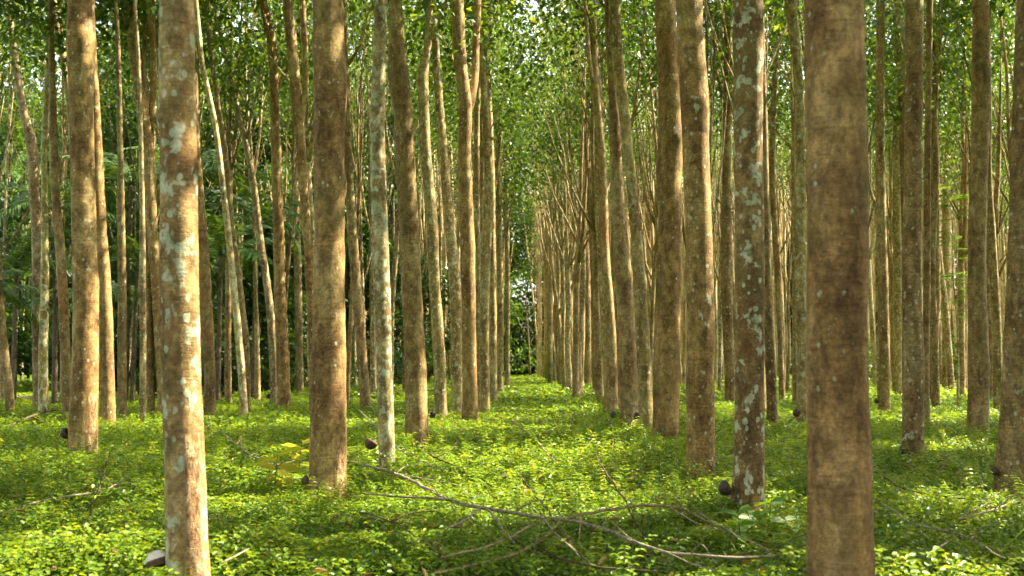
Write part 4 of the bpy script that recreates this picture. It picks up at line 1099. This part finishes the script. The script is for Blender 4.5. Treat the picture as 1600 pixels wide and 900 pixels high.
# ------------------------------------------------------------------ seedlings and small plants
def plant(u, v, label, leaves, stem_h, mat, name='seedling', cat='plant', lsize=.09, wr=.5, group=None):
    b = at_height(u, v, .04); b[2] = 0
    root = bpy.data.objects.new(name, None); COL.objects.link(root); root.location = b; tag(root, label, cat, group)
    lx = rng.normal() * .04
    link('stem', tube_mesh('stem', np.array([[0, 0, -.02, .005], [lx * .5, 0, stem_h * .5, .004], [lx, 0, stem_h, .0025]]), M_STEM, nseg=6, step=.05, rough=.02), root)
    for k in range(leaves):
        lv = Leaves(); az = k * 2.4 + rng.uniform(-.3, .3); t = .35 + .65 * (k + 1) / leaves
        l = lsize * rng.uniform(.8, 1.25)
        lv.add(np.array([[lx * t, 0, stem_h * t]]), np.array([[math.cos(az), math.sin(az), rng.uniform(-.3, .35)]]), np.array([[rng.normal() * .3, rng.normal() * .3 - .35, 1.0]]), np.array([l]), np.array([l * wr]), np.array([rng.uniform(0, 1)]), 'oval', .1)
        link('leaf', lv.mesh('leaf', mat), root)
    return root
plant(425, 785, 'seedling with yellow leaves left of the thick smooth trunk, lower one', 9, .46, M_YELLOW, lsize=.22, wr=.42)
plant(464, 750, 'seedling with yellow leaves left of the thick smooth trunk, upper one', 7, .46, M_YELLOW, lsize=.2, wr=.42)
plant(592, 742, 'climber with pale leaves on the foot of the greenish-grey mottled trunk', 7, .36, M_PALE, lsize=.10, wr=.75, name='climber')
plant(1160, 862, 'broad-leaved green plant at the lower right of the lichen-patched trunk', 11, .30, M_LUSH, lsize=.13, wr=.5)
plant(1196, 845, 'leafy green plant beside the foot of the lichen-patched trunk', 12, .34, M_LUSH, lsize=.12, wr=.5)
plant(1248, 850, 'pale round-leaved seedling left of the thickest trunk', 6, .22, M_PALE, lsize=.11, wr=.8)
plant(60, 700, 'upright broad-leaved seedling at the left of the collared trunk', 8, .35, M_LUSH, lsize=.14, wr=.5)
plant(1395, 830, 'small seedling right of the thickest trunk', 7, .22, M_LUSH, lsize=.09)
plant(196, 760, 'small seedling between the collared and the sunlit trunk', 8, .24, M_LUSH, lsize=.09)
plant(640, 870, 'small seedling at the bottom centre left', 8, .20, M_LUSH, lsize=.08)
plant(90, 880, 'seedling at the bottom left corner', 9, .2, M_LUSH, lsize=.09)

def tussock(u, v, label, n, L, W, mat=M_GRASS, curl=.2):
    b = at_height(u, v, .02); b[2] = 0
    lv = Leaves(); az = rng.uniform(0, 6.283, n); tl = rng.uniform(.3, 1.1, n)
    P = np.stack([np.cos(az) * .03, np.sin(az) * .03, 0 * az], 1) + rng.normal(size=(n, 3)) * np.array([.03, .03, 0])
    D = np.stack([np.cos(az) * tl, np.sin(az) * tl, np.ones(n)], 1); N = np.stack([-np.cos(az), -np.sin(az), np.full(n, .4)], 1)
    lv.add(P, D, N, L * rng.uniform(.6, 1.15, n), W * rng.uniform(.7, 1.2, n), rng.uniform(.2, 1, n), 'blade', curl)
    o = link('grass_tussock', lv.mesh('grass_tussock', mat), loc=b); tag(o, label, 'grass tussock', 'grass tussocks')
tussock(1540, 900, 'big tussock of long arching blades in the lower right corner', 60, .75, .016)
tussock(1585, 858, 'tussock of arching blades against the right edge', 40, .75, .015)
tussock(1470, 898, 'tussock of arching blades at the bottom between the thickest trunk and the corner', 26, .4, .011)
tussock(530, 868, 'drooping dark tussock below the thick smooth trunk', 26, .34, .012, M_COVER, .25)
tussock(25, 672, 'tussock of wide blades at the left edge by the path', 30, .6, .02)
tussock(90, 662, 'tussock of wide blades left of the collared trunk', 30, .6, .02)
